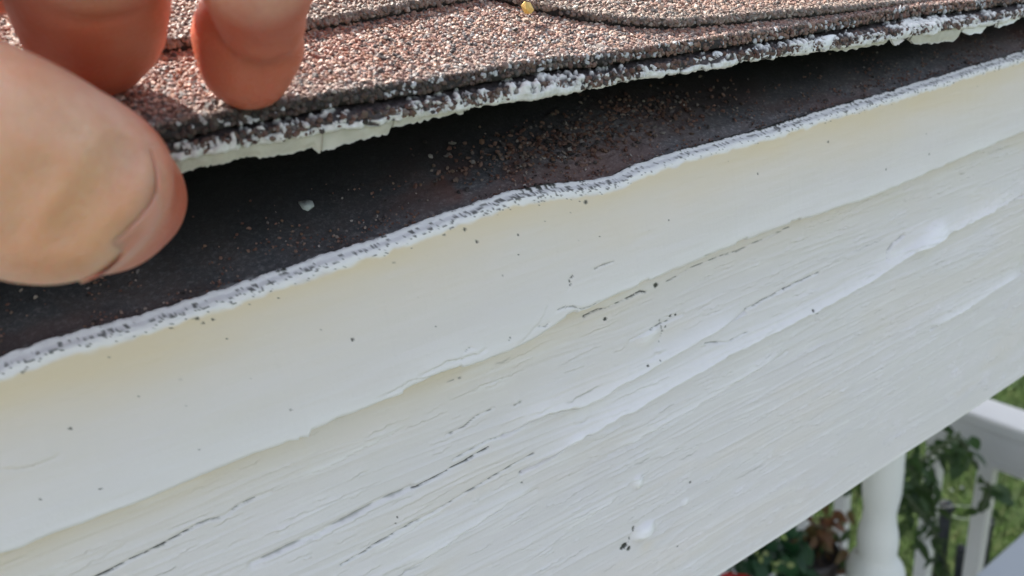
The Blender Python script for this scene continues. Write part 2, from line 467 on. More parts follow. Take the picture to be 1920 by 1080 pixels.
crack([(850, 862), (880, 845), (915, 825), (944, 817)], .15, .5, 6, .4, 12)
crack([(640, 1060), (743, 998), (785, 976), (837, 947), (874, 924), (915, 900), (941, 884), (974, 865), (1000, 850)], .13, .9, 7, .12, 22)
for pts, w_, a_ in (([(759, 1072), (822, 1032), (896, 984), (955, 943), (985, 928), (1007, 919)], 1.2, .8),
                    ([(978, 887), (1030, 861), (1074, 828), (1118, 806), (1155, 778), (1178, 771), (1230, 739), (1300, 698), (1346, 673), (1411, 641), (1476, 608), (1550, 571), (1652, 511), (1698, 479), (1744, 451), (1837, 405), (1925, 362)], 2.8, 2.8),
                    ([(944, 817), (1022, 773), (1090, 760), (1124, 743), (1152, 724), (1207, 696), (1268, 659), (1328, 627), (1397, 585)], 2.6, 2.2),
                    ([(1744, 617), (1800, 585), (1837, 562), (1915, 511)], 2.4, 1.8),
                    ([(1142, 853), (1235, 803), (1355, 733), (1476, 659)], 1.4, .9),
                    ([(1060, 1000), (1130, 955), (1160, 935)], .8, .3), ([(1235, 952), (1262, 940), (1290, 920)], .8, .3),
                    ([(700, 1040), (760, 1000), (840, 955)], .7, .2), ([(560, 900), (640, 862), (760, 800)], .8, .2)):
    apply(Hh, S(pts, lip(w_, a_), w_ * 3, .35, int(pts[0][0])))
    apply(FR, S(pts, lambda d, s, t, w_=w_: .8 * np.where(s > 0, np.exp(-d / (w_ * .9)), 0) * np.minimum(1, np.minimum(t, 1 - t) * 8), w_ * 3, .35, int(pts[0][0])))  # paler strip above each ridge is a painted highlight
crack([(1094, 593), (1121, 580), (1144, 574), (1170, 561), (1199, 546), (1209, 547)], .17, 1.2, 12, .0, 14)
crack([(1249, 527), (1305, 497), (1351, 479), (1388, 467), (1434, 446), (1480, 425)], .15, .8, 13, .25, 20, .3)
crack([(1180, 638), (1232, 609), (1258, 598), (1280, 588)], .2, .8, 14, .4, 16)
crack([(1236, 600), (1240, 622), (1234, 640)], .2, .7, 15, .35, 9, .2)
crack([(1397, 580), (1440, 558), (1471, 541), (1534, 511)], .18, .75, 16, .3, 16)
crack([(1661, 484), (1664, 470), (1675, 455), (1693, 441)], .36, .5, 17, .0, 8, .7)
crack([(1320, 643), (1360, 640), (1397, 622)], .14, .6, 18, .3, 8)
crack([(1330, 690), (1355, 665), (1370, 660), (1411, 642)], .2, .6, 19, .4, 14)
crack([(1480, 605), (1500, 595), (1530, 585)], .2, .7, 20, .4, 10, .2)
crack([(838, 716), (850, 712), (862, 708)], .2, .8, 21, .3, 4, .2)
crack([(838, 815), (870, 800), (893, 780), (925, 765)], .17, .7, 22, .35, 12, .3)
crack([(960, 760), (975, 753)], .2, .7, 23, .2, 3, .2)
crack([(1130, 800), (1133, 799)], .3, .5, 24, .1, 3, .2)
def dot(px, py, r, a=1.4, h=-.2, y=None, XX=None, ZZ=None, DD=None, HH=None):
    XX = X if XX is None else XX; ZZ = Z if ZZ is None else ZZ; DD = D if DD is None else DD; HH = Hh if HH is None else HH
    c = at_y(np.array([px], float), np.array([py], float), y or Yf)[0]
    d = np.hypot(XX - c[0], ZZ - c[2]) * (1 + .5 * (vn(XX * 2.2, ZZ * 2.2, int(px)) - .5))
    DD += a * np.clip(1.4 - d / r, 0, 1) ** .6 * (d < 1.4 * r); HH += h * np.exp(-(d / r) ** 2)
for q in ((1133, 597, .42), (1228, 534, .5), (978, 887, .25), (979, 905, .2), (1295, 905, .3), (1271, 1025, .2), (745, 970, .2), (742, 982, .18), (661, 1047, .1),
          (1470, 541, .3), (1517, 580, .35), (1533, 587, .3), (1256, 592, .3), (1266, 590, .22), (1246, 612, .25), (1240, 620, .2), (1208, 682, .25), (1230, 672, .2)):
    dot(*q)
dot(1173, 1026, .75, 1.6, -.5); dot(1181, 1030, .55, 1.4, -.4); dot(1168, 1030, .4, 1.4, -.4); dot(1176, 1022, .35, 1.2, -.4)
crack([(1189, 990), (1187, 1000)], .22, 1.4, 31, 0, 2, .2); crack([(1182, 1009), (1181, 1018)], .22, 1.4, 32, 0, 2, .2)
def bumpat(px, py, rx, rz, h, fr=.8):
    c = at_y(np.array([px], float), np.array([py], float), Yf)[0]
    a = math.radians(18); dx = X - c[0]; dz = Z - c[2]; u = dx * math.cos(a) + dz * math.sin(a); w = -dx * math.sin(a) + dz * math.cos(a)
    e = (u / rx) ** 2 + (w / rz) ** 2
    global Hh, FR
    Hh += h * np.exp(-e ** 1.5); FR += fr * np.exp(-e ** 2)
bumpat(1208, 997, 3.0, 2.0, 1.9, 1); bumpat(1197, 905, 1.5, 1.6, 1.0, 1); bumpat(1740, 447, 7, 3.2, 1.8, 1); bumpat(1215, 630, 3, 2, .7, .6); bumpat(1075, 826, 2.5, 1.2, .5, .6)
bumpat(1285, 942, 1.3, 1.0, .4, .5)
# yellower tone just below the trim, fading downwards
tb = zb_(X)
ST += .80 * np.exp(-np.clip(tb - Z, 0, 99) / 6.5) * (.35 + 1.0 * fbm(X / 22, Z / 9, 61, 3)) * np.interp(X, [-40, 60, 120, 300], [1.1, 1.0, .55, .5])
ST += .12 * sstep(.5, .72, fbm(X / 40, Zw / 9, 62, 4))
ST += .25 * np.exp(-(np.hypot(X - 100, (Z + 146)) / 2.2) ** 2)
FR += .25 * sstep(.62, .8, fbm(X / 20, Zw / 3, 63, 4))
# rounded lower arris
zz = (Z - ZB)
Yv = Yf - Hh
rr = 1.6
Yv = Yv + np.where(zz < rr, rr - np.sqrt(np.clip(rr ** 2 - (rr - zz) ** 2, 0, None)), 0)
FR += np.where(zz < 2.2, .7, 0)
n, mm = X.shape
V = np.stack([X, Yv, Z], -1)
back = np.stack([X[:, -1], np.full(n, Yf + 19), np.full(n, ZB)], -1)[:, None]
backt = np.stack([X[:, -1], np.full(n, Yf + 19), np.full(n, -64.)], -1)[:, None]
topf = np.stack([X[:, -1], Yf + 0 * X[:, -1], np.full(n, -60.)], -1)[:, None]
V = np.concatenate([topf, V, back, backt], 1)
def padc(A): return np.concatenate([A[:, :1] * 0, A, A[:, :1] * 0, A[:, :1] * 0], 1)
fas = mk('fascia_board', V.reshape(-1, 3), grid_faces(n, mm + 3), PAINT, origin=(60, 134, ZB),
         attrs={'dirt_and_crack_shade': np.clip(padc(D), 0, 1).ravel(), 'yellow_tone': np.clip(padc(ST), 0, 1).ravel(), 'fresh_and_highlight': np.clip(padc(FR), 0, 1).ravel()})
tag(fas, 'wide white painted fascia board with grain cracks and paint blisters, below the narrow trim strip', 'fascia board')

# ------------------------------------------------------------------ trim strip
X2 = xs(-34, 330, .26, .5)
u = np.linspace(0, 1, 124)
XX, U = np.meshgrid(X2, u, indexing='ij')
zt = zt_(XX) + (fbm(XX / 2.2, 0 * XX, 91, 3) - .5) * .5; zb = zb_(XX) + (fbm(XX / 3.0, 0 * XX, 93, 3) - .5) * .6 + .5 * (vn(XX / 5.0, 0 * XX, 95) > .78)
ZZ = zt + (zb - zt) * U
dT = zt - ZZ; dB = ZZ - zb
YY = np.full(XX.shape, Y_TRIM)
YY -= .7 * np.sin(np.pi * np.clip(U, 0, 1)) + 2.2 * U ** 1.6           # crowned face
r1, r2 = 1.7, 1.1
YY += np.where(dT < r1, r1 - np.sqrt(np.clip(r1 ** 2 - (r1 - dT) ** 2, 0, None)), 0)
YY += np.where(dB < r2, r2 - np.sqrt(np.clip(r2 ** 2 - (r2 - dB) ** 2, 0, None)), 0)
H2 = (fbm(XX / 40, ZZ / 9, 101, 4) - .5) * .55 + (fbm(XX / 14, ZZ / 1.4, 103, 4) - .5) * .16 + (fbm(XX / 3, ZZ / 3, 104, 4) - .5) * .05
D2 = np.zeros(XX.shape); S2 = np.zeros(XX.shape); F2 = np.zeros(XX.shape)
def T(pts, fn, w, j=.15, sd=1): return stroke(XX, ZZ, pts, Y_TRIM, fn, w, j, sd)
def tcrack(pts, w, a, sd, thr=.3, f=12, gr=.2):
    apply(H2, T(pts, g(w * 1.5, -gr), w * 3, .15, sd)); apply(D2, T(pts, dashed(w, a, sd, thr, f), w * 2, .15, sd))  # crack shade painted here as well
tcrack([(1064, 513), (1058, 521), (1060, 528), (1056, 537)], .22, 1.3, 41, .35, 7)
tcrack([(1035, 576), (1045, 571), (1062, 569), (1080, 574), (1100, 568), (1110, 561)], .16, .6, 42, .2, 12)
tcrack([(1106, 500), (1120, 493), (1140, 487)], .15, .6, 43, .1, 4)
tcrack([(1000, 606), (1012, 607), (1018, 600)], .15, .5, 44, .1, 4); tcrack([(945, 632), (948, 622)], .2, .8, 45, .1, 4, .1)
tcrack([(1310, 476), (1325, 474)], .15, .4, 46, 0, 4); tcrack([(862, 652), (870, 645), (878, 646)], .15, .5, 47, .2, 5)
for pts, w_, a_ in (([(778, 697), (830, 668), (858, 664), (900, 650)], 1.2, .5), ([(0, 870), (60, 865), (110, 845)], 1.5, .3), ([(960, 640), (1000, 600), (1020, 560)], 1.4, .2),
                    ([(700, 740), (760, 706), (840, 690), (930, 660)], 1.0, .35)):
    apply(H2, T(pts, lip(w_, a_), w_ * 3, .2, int(pts[0][0])))
for q in ((655, 632, .25), (891, 452, .26), (1095, 378, .34), (1084, 377, .15), (967, 439, .2), (522, 558, .14), (424, 632, .14), (1118, 441, .14), (1245, 410, .17), (540, 760, .14), (1548, 265, .25), (966, 475, .16),
          (1730, 288, .22), (1650, 316, .2), (1415, 325, .2), (186, 905, .15), (75, 925, .13), (131, 797, .2), (370, 596, .25), (380, 605, .2), (398, 598, .2), (870, 430, .25), (832, 440, .2)):
    dot(*q, a=1.2, h=-.05, y=Y_TRIM, XX=XX, ZZ=ZZ, DD=D2, HH=H2)
for _ in range(30):
    px_, py_ = rng.uniform(0, 1900), 0
    c0 = at_y(np.array([px_]), np.array([500.]), Y_TRIM)[0][0]
    zc_ = zt_(c0) - rng.beta(1, 2.2) * 27; rr_ = rng.uniform(.07, .16)
    i0, i1 = np.searchsorted(X2, [c0 - 1, c0 + 1])
    d = np.hypot(XX[i0:i1] - c0, ZZ[i0:i1] - zc_); D2[i0:i1] += .7 * np.exp(-(d / rr_) ** 2)
S2 += 1.05 * np.exp(-(np.clip(dT - 1.5, 0, 99) / 10.5) ** 1.4) * (.5 + .8 * fbm(XX / 30, ZZ / 8, 111, 3)) + .10 * fbm(XX / 25, ZZ / 12, 112, 3)  # yellower towards the top edge, patchy by noise
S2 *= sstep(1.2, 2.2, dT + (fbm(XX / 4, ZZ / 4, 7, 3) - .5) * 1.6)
F2 += 1 - sstep(1.2, 2.3, dT + (fbm(XX / 3, ZZ / 3, 8, 3) - .5) * 1.6)
F2 += .75 * np.exp(-dB / 5.0) * (.35 + fbm(XX / 18, ZZ / 5, 113, 3))
# grit ground into the top bead of paint
SA = -dT + (YY - YY.min(1, keepdims=True)) * np.exp(-dT / 3)
lum = fbm(XX / .6, SA / .6, 120, 3)
gritty = np.interp(XX, [-40, 20, 60, 75, 95, 102, 130, 150, 300], [.35, .35, .6, .8, .8, .25, .2, .55, .6])
D2 += sstep(.58, .66, lum + gritty * .16 - dT * .10 - .05) * .85 * (dT < 2.6)
H2 += (lum - .5) * .5 * np.exp(-(dT / 1.8) ** 2) + .35 * np.exp(-(dT / 1.5) ** 2)
YY -= H2
n, mm = XX.shape
V = np.stack([XX, YY, ZZ], -1)
NW = 26
wv = np.linspace(2.8, .1, NW)
XW, WW = np.meshgrid(X2, wv, indexing='ij')
lumW = fbm(XW / .6, (SA[:, :1] + WW) / .6, 120, 3); lumB = fbm(XW / 3.5, -WW / 3.5, 122, 3)
featherW = np.interp(XW, [-40, 0, 60, 100, 120, 160, 300], [1.0, 1.0, 1.1, .7, .3, .4, .7])
ZW = zt[:, :1] + .12 + SL * WW * .86 + .35 * np.sin(np.clip(WW / 2.2, 0, 1) * np.pi) + (lumW - .5) * .45 - 1.6 * sstep(.4, 2.6, WW)
YW = (YY[:, :1]) + WW
gw = np.interp(XW, [-40, 20, 60, 75, 95, 102, 130, 150, 300], [-.3, -.3, .1, .75, .75, -.3, -.4, .3, .25])
DW = sstep(.50, .60, lumW * .6 + lumB * .4 + WW * .20 / featherW + gw * .12 - .23)
top = np.stack([XW, YW, ZW], -1)
e1 = np.stack([X2, np.full(n, Yf + .6), zb[:, -1] + .3], -1)[:, None]
V = np.concatenate([top, V, e1], 1)
def pad2(A, t): return np.concatenate([t, A, A[:, -1:]], 1)
trim = mk('trim_strip', V.reshape(-1, 3), grid_faces(n, mm + NW + 1), PAINT, origin=(60, Y_TRIM + 2, -72),
          attrs={'dirt_and_crack_shade': np.clip(pad2(D2, DW), 0, 1).ravel(), 'yellow_tone': np.clip(pad2(S2, 0 * DW), 0, 1).ravel(), 'fresh_and_highlight': np.clip(pad2(F2, 0 * DW + .9), 0, 1).ravel()})
tag(trim, 'narrow cream-toned white trim strip with a ragged bead of paint on top, over the fascia board', 'trim')

# ------------------------------------------------------------------ dark starter course on the roof deck
X3 = xs(-34, 330, .5, .9)
yv = np.concatenate([np.linspace(0, 60, 130), np.linspace(64, 400, 30)])
XX, VV = np.meshgrid(X3, yv, indexing='ij')
ystart = Y_TRIM + 3.2
YY = ystart + VV * .85
ZZ = deckz(XX, YY) + (zt_(XX) - zt_mean - SL * 0) * np.exp(-VV / 25) + SL * (125 - ystart) * np.exp(-VV / 8) * .9
ZZ += (fbm(XX / 14, YY / 14, 130, 4) - .5) * 1.6 * sstep(0, 6, VV) + (fbm(XX / 2, YY / 2, 131, 3) - .5) * .35
cg = on_surf(np.array([1130.]), np.array([265.]), lambda x, y: deckz(x, y))[0]
rough = np.exp(-(((XX - cg[0]) / 26) ** 2 + ((YY - cg[1]) / 11) ** 2))
ZZ += rough * (vn(XX * 1.1, YY * 1.1, 133) - .2) * 1.0
pa = np.clip((1 - sstep(.0, 3.2, VV + .8 - 2.0 * (fbm(XX / 2.0, YY / 2.0, 134, 4) - .45) * np.interp(XX, [-40, 0, 60, 100, 120, 160, 300], [2.0, 2, 2.2, 1.2, .3, .6, 1.0]))), 0, 1)
pa *= .2 + .8 * sstep(.35, .55, fbm(XX / .8, YY / .8, 135, 3) + .25 - VV * .05)
cr = on_surf(np.array([890.]), np.array([365.]), lambda x, y: deckz(x, y))[0]
rust = np.exp(-(((XX - cr[0]) / 16) ** 2 + ((YY - cr[1]) / 7) ** 2)) * sstep(.4, .6, fbm(XX / 6, YY / 6, 136, 4)) + .8 * sstep(250, 290, XX) * sstep(.35, .6, fbm(XX / 9, YY / 9, 137, 3)) + .45 * sstep(.5, .65, fbm(XX / 30, YY / 14, 138, 4))
n, mm = XX.shape
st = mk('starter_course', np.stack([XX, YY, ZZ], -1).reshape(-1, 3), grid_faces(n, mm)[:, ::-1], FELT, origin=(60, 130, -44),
        attrs={'dust_and_shade': np.clip(np.interp(XX, [-40, 40, 75], [.35, .55, 1.]) * np.exp(-(VV / 13) ** 2) * (.6 + .9 * fbm(XX / 12, YY / 6, 139, 3)) + .25 * rough, 0, 1).ravel(), 'paint': pa.ravel(), 'rust': np.clip(rust, 0, 1).ravel()})  # painted gap shade: grey dusty front, darker inwards and to the left
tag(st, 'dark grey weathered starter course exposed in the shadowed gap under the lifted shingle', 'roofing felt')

# ------------------------------------------------------------------ granules
PHI = (1 + 5 ** .5) / 2
ICO_V = np.array([(-1, PHI, 0), (1, PHI, 0), (-1, -PHI, 0), (1, -PHI, 0), (0, -1, PHI), (0, 1, PHI), (0, -1, -PHI), (0, 1, -PHI), (PHI, 0, -1), (PHI, 0, 1), (-PHI, 0, -1), (-PHI, 0, 1)]) / math.hypot(1, PHI)
ICO_F = np.array([(0, 11, 5), (0, 5, 1), (0, 1, 7), (0, 7, 10), (0, 10, 11), (1, 5, 9), (5, 11, 4), (11, 10, 2), (10, 7, 6), (7, 1, 8), (3, 9, 4), (3, 4, 2), (3, 2, 6), (3, 6, 8), (3, 8, 9), (4, 9, 5), (2, 4, 11), (6, 2, 10), (8, 6, 7), (9, 8, 1)])
PAL = np.array([(.40, .22, .165), (.33, .16, .12), (.48, .35, .28), (.64, .56, .50), (.24, .12, .10), (.13, .11, .11), (.52, .33, .26), (.34, .31, .31), (.76, .74, .71), (.06, .05, .05), (.44, .26, .17)])
PW = np.array([19, 15, 12, 6.5, 11, 9, 11, 9, 3.5, 7, 6]); PW = PW / PW.sum()
def granules(name, P, Nn, size, cols, parent, flat=.62):
    n = len(P)
    base = ICO_V[None] * (1 + rng.uniform(-.28, .28, (n, 12, 1)))
    sc = np.stack([rng.uniform(.75, 1.45, n), rng.uniform(.7, 1.1, n), rng.uniform(.5, .9, n) * flat / .62], -1) * size[:, None]
    base = base * sc[:, None]
    ang = rng.uniform(0, 2 * np.pi, n); tl = rng.normal(0, .35, (n, 2))
    t1 = np.cross(Nn, rng.normal(size=(n, 3))); t1 /= np.linalg.norm(t1, axis=1)[:, None]
    n2 = Nn + tl[:, :1] * t1 + tl[:, 1:] * np.cross(Nn, t1); n2 /= np.linalg.norm(n2, axis=1)[:, None]
    t1 = np.cross(n2, t1); t1 /= np.linalg.norm(t1, axis=1)[:, None]; t2 = np.cross(n2, t1)
    V = P[:, None] + base[..., :1] * t1[:, None] + base[..., 1:2] * t2[:, None] + base[..., 2:] * n2[:, None]
    F = (ICO_F[None] + (np.arange(n) * 12)[:, None, None]).reshape(-1, 3)
    o = mk(name, V.reshape(-1, 3), F, GRAN, parent, attrs={'tint': np.repeat(cols, 12, 0)}, smooth=False)
    o['kind'] = 'stuff'
    return o
def palette(n, dust_and_shade=0.0, sd=0, xy=None):
    c = PAL[rng.choice(len(PAL), n, p=PW)] * rng.uniform(.58, .98, (n, 1)) * np.array([1.0, .91, .87])
    if xy is not None:      # the factory blend of the shingle: redder and greyer drifts
        t = fbm(xy[:, 0] / 35, xy[:, 1] / 18, 200 + sd, 3)[:, None]
        c = c * (1 + (t - .5) * np.array([.25, -.25, -.45]))
    g_ = c.mean(1, keepdims=True)
    return np.clip(c * (1 - dust_and_shade) + dust_and_shade * (g_ * .3 + np.array([.17, .155, .14])), 0, .9)
def scatter(x0, x1, v0, v1, edge, F, step, sink=.0, ext=0.):
    """jittered points on the surface F, v measured into the roof from the edge curve"""
    nx = int((x1 - x0) / step); nv = int((v1 - v0) / step)
    gx, gv = np.meshgrid(np.arange(nx), np.arange(nv), indexing='ij')
    x = x0 + (gx + rng.uniform(-.55, .55, gx.shape) + .5 * (gv % 2)) * step; v = v0 + (gv + rng.uniform(-.5, .5, gx.shape)) * step
    x = x.ravel(); v = v.ravel(); v = np.abs(v - v0) + v0
    y = edge(x) + v
    z = F(x, y)
    e = .5
    nx_ = np.stack([-(F(x + e, y) - z) / e, -(F(x, y + e) - z) / e, np.ones_like(z)], -1); nx_ /= np.linalg.norm(nx_, axis=1)[:, None]
    return np.stack([x, y, z], -1) + nx_ * sink, nx_, v

sh = empty('roof_shingle', (60, Y_A, -25), 'lifted two-layer brown shingle with a paint-crusted front edge pinched by the hand', 'shingle')
# lower layer with paint crust: swept dense profile
X4 = xs(-34, 330, .32, .55)
prof = [(40., 0.), (12., 0.), (6., 0.)] + [(k, 0.) for k in np.linspace(3, .25, 8)] + [(0., h) for h in np.linspace(.15, TA - .15, 9)] + [(k, TA) for k in np.linspace(.25, 9, 34)] + [(14., TA), (40., TA), (200., TA)]
prof = np.array(prof)
XX, K = np.meshgrid(X4, np.arange(len(prof)), indexing='ij')
py_ = prof[K, 0]; ph = prof[K, 1]
front = Y_A + (fbm(X4 / 6, 0 * X4, 141, 3) - .5)[:, None] * 1.6 + (fbm(X4 / 1.1, 0 * X4, 142, 2) - .5)[:, None] * .6 * (py_ < 3)
YY = front + py_; ZZ = zA(XX, YY) + ph
arc = np.cumsum(np.r_[0, np.hypot(np.diff(prof[:, 0]), np.diff(prof[:, 1]))])[K]
arc0 = arc[0, 11]
s_ = arc - arc0
lump = fbm(XX / .8, s_ / .8, 143, 3); big = fbm(XX / 5, s_ / 3, 144, 3)
cover = np.interp(XX, [-40, 13, 45, 60, 80, 110, 140, 175, 185, 215, 260, 330], [.60, .60, .50, .60, .54, .44, .54, .55, .92, .58, .52, .50])
mask = sstep(.50, .56, lump * .6 + big * .4 + (cover - .62) * .40 + (s_ < TA * .5) * .22 - np.clip(s_ - TA * .6, 0, 99) * .022 - .02)
mask = np.where(s_ < -2.2 - 2 * big, 0, mask); mask *= (s_ < 11)
nrm = np.stack([0. * K, -1.0 * (s_ < TA) - .3 * (s_ >= TA), (s_ >= TA * .6) * 1.0 - (s_ < 0) * 1.0], -1)
nrm = nrm / (np.linalg.norm(nrm, axis=-1, keepdims=True) + 1e-6)
act = (s_ > -4) & (s_ < 11)
amp = ((lump - .35) * .9 + mask * (.25 + .9 * np.clip(big - .4, 0, 1))) * act
V = np.stack([XX, YY, ZZ], -1) + nrm * amp[..., None]
n, mm = XX.shape
mk('lower_layer', V.reshape(-1, 3), grid_faces(n, mm), CRUST, sh, attrs={'paint': mask.ravel()})
# granules half buried in the paint on the lip of the lower layer
P, Nn, v = scatter(-40, 330, 1.2, 9.5, lambda x: Y_A + 0 * x, zAt, 1.05, .12)
keep = P[:, 1] < yB_(P[:, 0]) - .6; P, Nn, v = P[keep], Nn[keep], v[keep]
ll = fbm(P[:, 0] / .8, (v + TA) / .8, 143, 3) * .4 + .6 * fbm(P[:, 0] / 5, (v + TA) / 3, 144, 3) + np.interp(P[:, 0], [-40, 45, 60, 110, 185, 330], [.35, .3, .42, .26, .5, .34]) - v * .045
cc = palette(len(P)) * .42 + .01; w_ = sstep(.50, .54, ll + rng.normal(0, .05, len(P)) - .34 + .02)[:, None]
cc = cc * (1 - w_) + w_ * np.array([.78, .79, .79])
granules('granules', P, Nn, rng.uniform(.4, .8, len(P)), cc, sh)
def layer(name, edge, Fb, Ft, T_, parent, depth, sd, rough_=.5):
    X5 = xs(-34, 330, .6, .9)
    pr = [(60., 0), (3., 0)] + [(0., h) for h in (.1, .5 * T_, T_ - .5)] + [(.35, T_ - .12)] + [(k, T_) for k in np.concatenate([np.linspace(.8, 12, 16), np.linspace(16, depth, 24)])]
    pr = np.array(pr); XX, K = np.meshgrid(X5, np.arange(len(pr)), indexing='ij')
    py_ = pr[K, 0]; ph = pr[K, 1]
    YY = edge(XX) + py_ + (fbm(XX / 3, K * .7, sd, 3) - .5) * rough_ * (py_ < 3)
    ZZ = Fb(XX, YY) + ph * (tc_(XX) / TC if name == 'tab_layer' else 1)
    bare = ((py_ < .5) & (ph < T_ - .2)) | (K < 2)
    return mk(name, np.stack([XX, YY, ZZ], -1).reshape(-1, 3), grid_faces(*XX.shape), SHING, parent, attrs={'bare': bare.ravel().astype(float)})
layer('upper_layer', yB_, zBb, zBt, TB, sh, 300, 151, 1.0)
P, Nn, v = scatter(-42, 305, .1, 40, yB_, zBt, .60, .02)
keep = P[:, 1] < yC_(P[:, 0]) + 3
P, Nn, v = P[keep], Nn[keep], v[keep]
dust_and_shade = .75 * np.exp(-v / 2.0) * (.4 + .6 * vn(P[:, 0] / 5, v, 3))
cc = palette(len(P), 0, 1, P) * (1 - dust_and_shade[:, None]) + dust_and_shade[:, None] * np.array([.20, .185, .18])
granules('granules', P, Nn, rng.uniform(.25, .53, len(P)) * (1 + .45 * (rng.random(len(P)) < .08)), cc, sh)
# broken granules along the cut face of the upper layer
n_ = 2600
x = rng.uniform(-40, 330, n_); h = rng.uniform(.3, TB, n_); y = yB_(x) + rng.uniform(-.1, .15, n_)
P = np.stack([x, y, zBb(x, y) + h], -1); Nn = np.tile(np.array([0, -.9, .45]), (n_, 1))
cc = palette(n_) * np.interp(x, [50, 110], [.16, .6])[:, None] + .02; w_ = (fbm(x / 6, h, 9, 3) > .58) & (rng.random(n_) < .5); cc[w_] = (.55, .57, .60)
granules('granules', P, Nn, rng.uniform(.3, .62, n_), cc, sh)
# granules showing on the face of the lower layer
n_ = 3400
x = rng.uniform(-40, 330, n_); h = rng.uniform(.5, TA + .3, n_); y = Y_A + rng.uniform(-.45, .35, n_)
P = np.stack([x, y, zA(x, y) + h], -1); Nn = np.tile(np.array([0, -.8, .6]), (n_, 1))
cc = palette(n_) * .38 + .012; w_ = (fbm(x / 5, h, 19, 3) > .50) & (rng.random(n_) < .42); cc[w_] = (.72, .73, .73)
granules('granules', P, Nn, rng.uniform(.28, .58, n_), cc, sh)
# painted lumps standing on the crust
def flake(name, top, bot, y, th, mat, parent, curl=1.5, seed=0):
    top = tr(top); bot = tr(bot)
    px0, px1 = max(top[0, 0], bot[0, 0]), min(top[-1, 0], bot[-1, 0])
    n = max(8, int((px1 - px0) / 3)); px = np.linspace(px0, px1, n); m = 6
    V = []
    for side in (0, 1):
        for i, p in enumerate(px):
            ty = np.interp(p, top[:, 0], top[:, 1]); by = np.interp(p, bot[:, 0], bot[:, 1]) + (vn(p / 7., 0, seed) - .5) * 5 + (vn(p / 3., 2, seed) - .5) * 3
            for j in range(m):
                t = j / (m - 1)
                q = at_y(np.array([p]), np.array([ty + (by - ty) * t]), y)[0]
                k_ = y + curl * t * t + side * th + (vn(p / 20., t * 2, seed + 1) - .5) * .5
                V.append((q[0], k_, q[2] + side * th * .2))
    F = [tuple(f) for f in grid_faces(n, m)[:, ::-1]]
    F += [tuple(f + n * m) for f in grid_faces(n, m)]
    for i in range(n - 1):
        a, b = i * m + m - 1, (i + 1) * m + m - 1; F.append((a, b, b + n * m, a + n * m))
        a, b = i * m, (i + 1) * m; F.append((b, a, a + n * m, b + n * m))
    for i in (0, n - 1):
        for j in range(m - 1):
            a, b = i * m + j, i * m + j + 1; F.append((a, b, b + n * m, a + n * m) if i == 0 else (b, a, a + n * m, b + n * m))
    return mk(name, np.array(V), F, mat, parent)
flake('paint_flake', [(250, 308), (345, 296), (450, 274), (560, 256), (605, 246)], [(250, 343), (345, 326), (380, 316), (420, 311), (440, 302), (470, 296), (500, 299), (540, 291), (565, 286), (590, 279), (605, 288)], Y_A + .4, .7, FLAKE, sh, 1.2, 1)
flake('paint_flake', [(606, 246), (635, 240), (700, 228), (738, 224)], [(606, 286), (640, 276), (680, 264), (732, 251), (738, 240)], Y_A + .2, .7, FLAKE, sh, .6, 2)
flake('paint_flake', [(738, 222), (800, 212), (870, 200)], [(738, 240), (800, 226), (870, 212)], Y_A + .2, .7, FLAKE, sh, .3, 3)
flake('paint_flake', [(1549, 88), (1600, 80), (1665, 72)], [(1549, 97), (1575, 96), (1605, 93), (1665, 81)], Y_A + .2, .6, FLAKE, sh, .5, 4)
flake('paint_flake', [(1710, 66), (1750, 60), (1804, 50)], [(1710, 74), (1721, 84), (1760, 81), (1800, 74), (1804, 60)], Y_A, .8, FLAKE, sh, .6, 5)
flake('paint_flake', [(1807, 50), (1830, 46), (1854, 42)], [(1807, 60), (1820, 64), (1840, 62), (1854, 49)], Y_A, .8, FRESH, sh, .5, 6)
flake('paint_flake', [(1873, 40), (1890, 36), (1915, 30)], [(1873, 53), (1885, 48), (1915, 37)], Y_A, .8, FRESH, sh, .5, 7)
flake('paint_flake', [(1672, 72), (1676, 70), (1690, 70)], [(1672, 86), (1680, 84), (1690, 74)], Y_A - .3, .5, FLAKE, sh, -.8, 8)
# thick blob of white paint on the front edge
def blob(name, px, py, yy, rx, ry, rz, mat, parent, seed, n=28):
    c = at_y(np.array([px], float), np.array([py], float), yy)[0]
    th, ph_ = np.meshgrid(np.linspace(0, np.pi, n // 2), np.linspace(0, 2 * np.pi, n), indexing='ij')
    d = np.stack([np.sin(th) * np.cos(ph_), np.sin(th) * np.sin(ph_), np.cos(th)], -1)
    k = 1 + .5 * (fbm(d[..., 0] * 2 + seed, d[..., 2] * 2 + d[..., 1], seed, 3) - .5) * 2 * np.sin(th)
    V = c + d * k[..., None] * np.array([rx, ry, rz])
    V[..., 2] += (V[..., 0] - c[0]) * .06
    return mk(name, V.reshape(-1, 3), grid_faces(*th.shape), mat, parent)
for q in ((1540, 82, 5.5, 1.8, 1.5), (1518, 90, 5, 1.6, 1.0), (1450, 97, 3.5, 1.5, 1.1), (1412, 102, 1.6, 1.3, 1.4), (1320, 118, 3.0, 1.5, 1.2), (1340, 110, 1.6, 1.3, 1.5), (1366, 112, 2.4, 1.2, .9)):
    blob('paint_lump', q[0], q[1], Y_A + 1.2, q[2], q[3], q[4], FRESH, sh, int(q[0]))

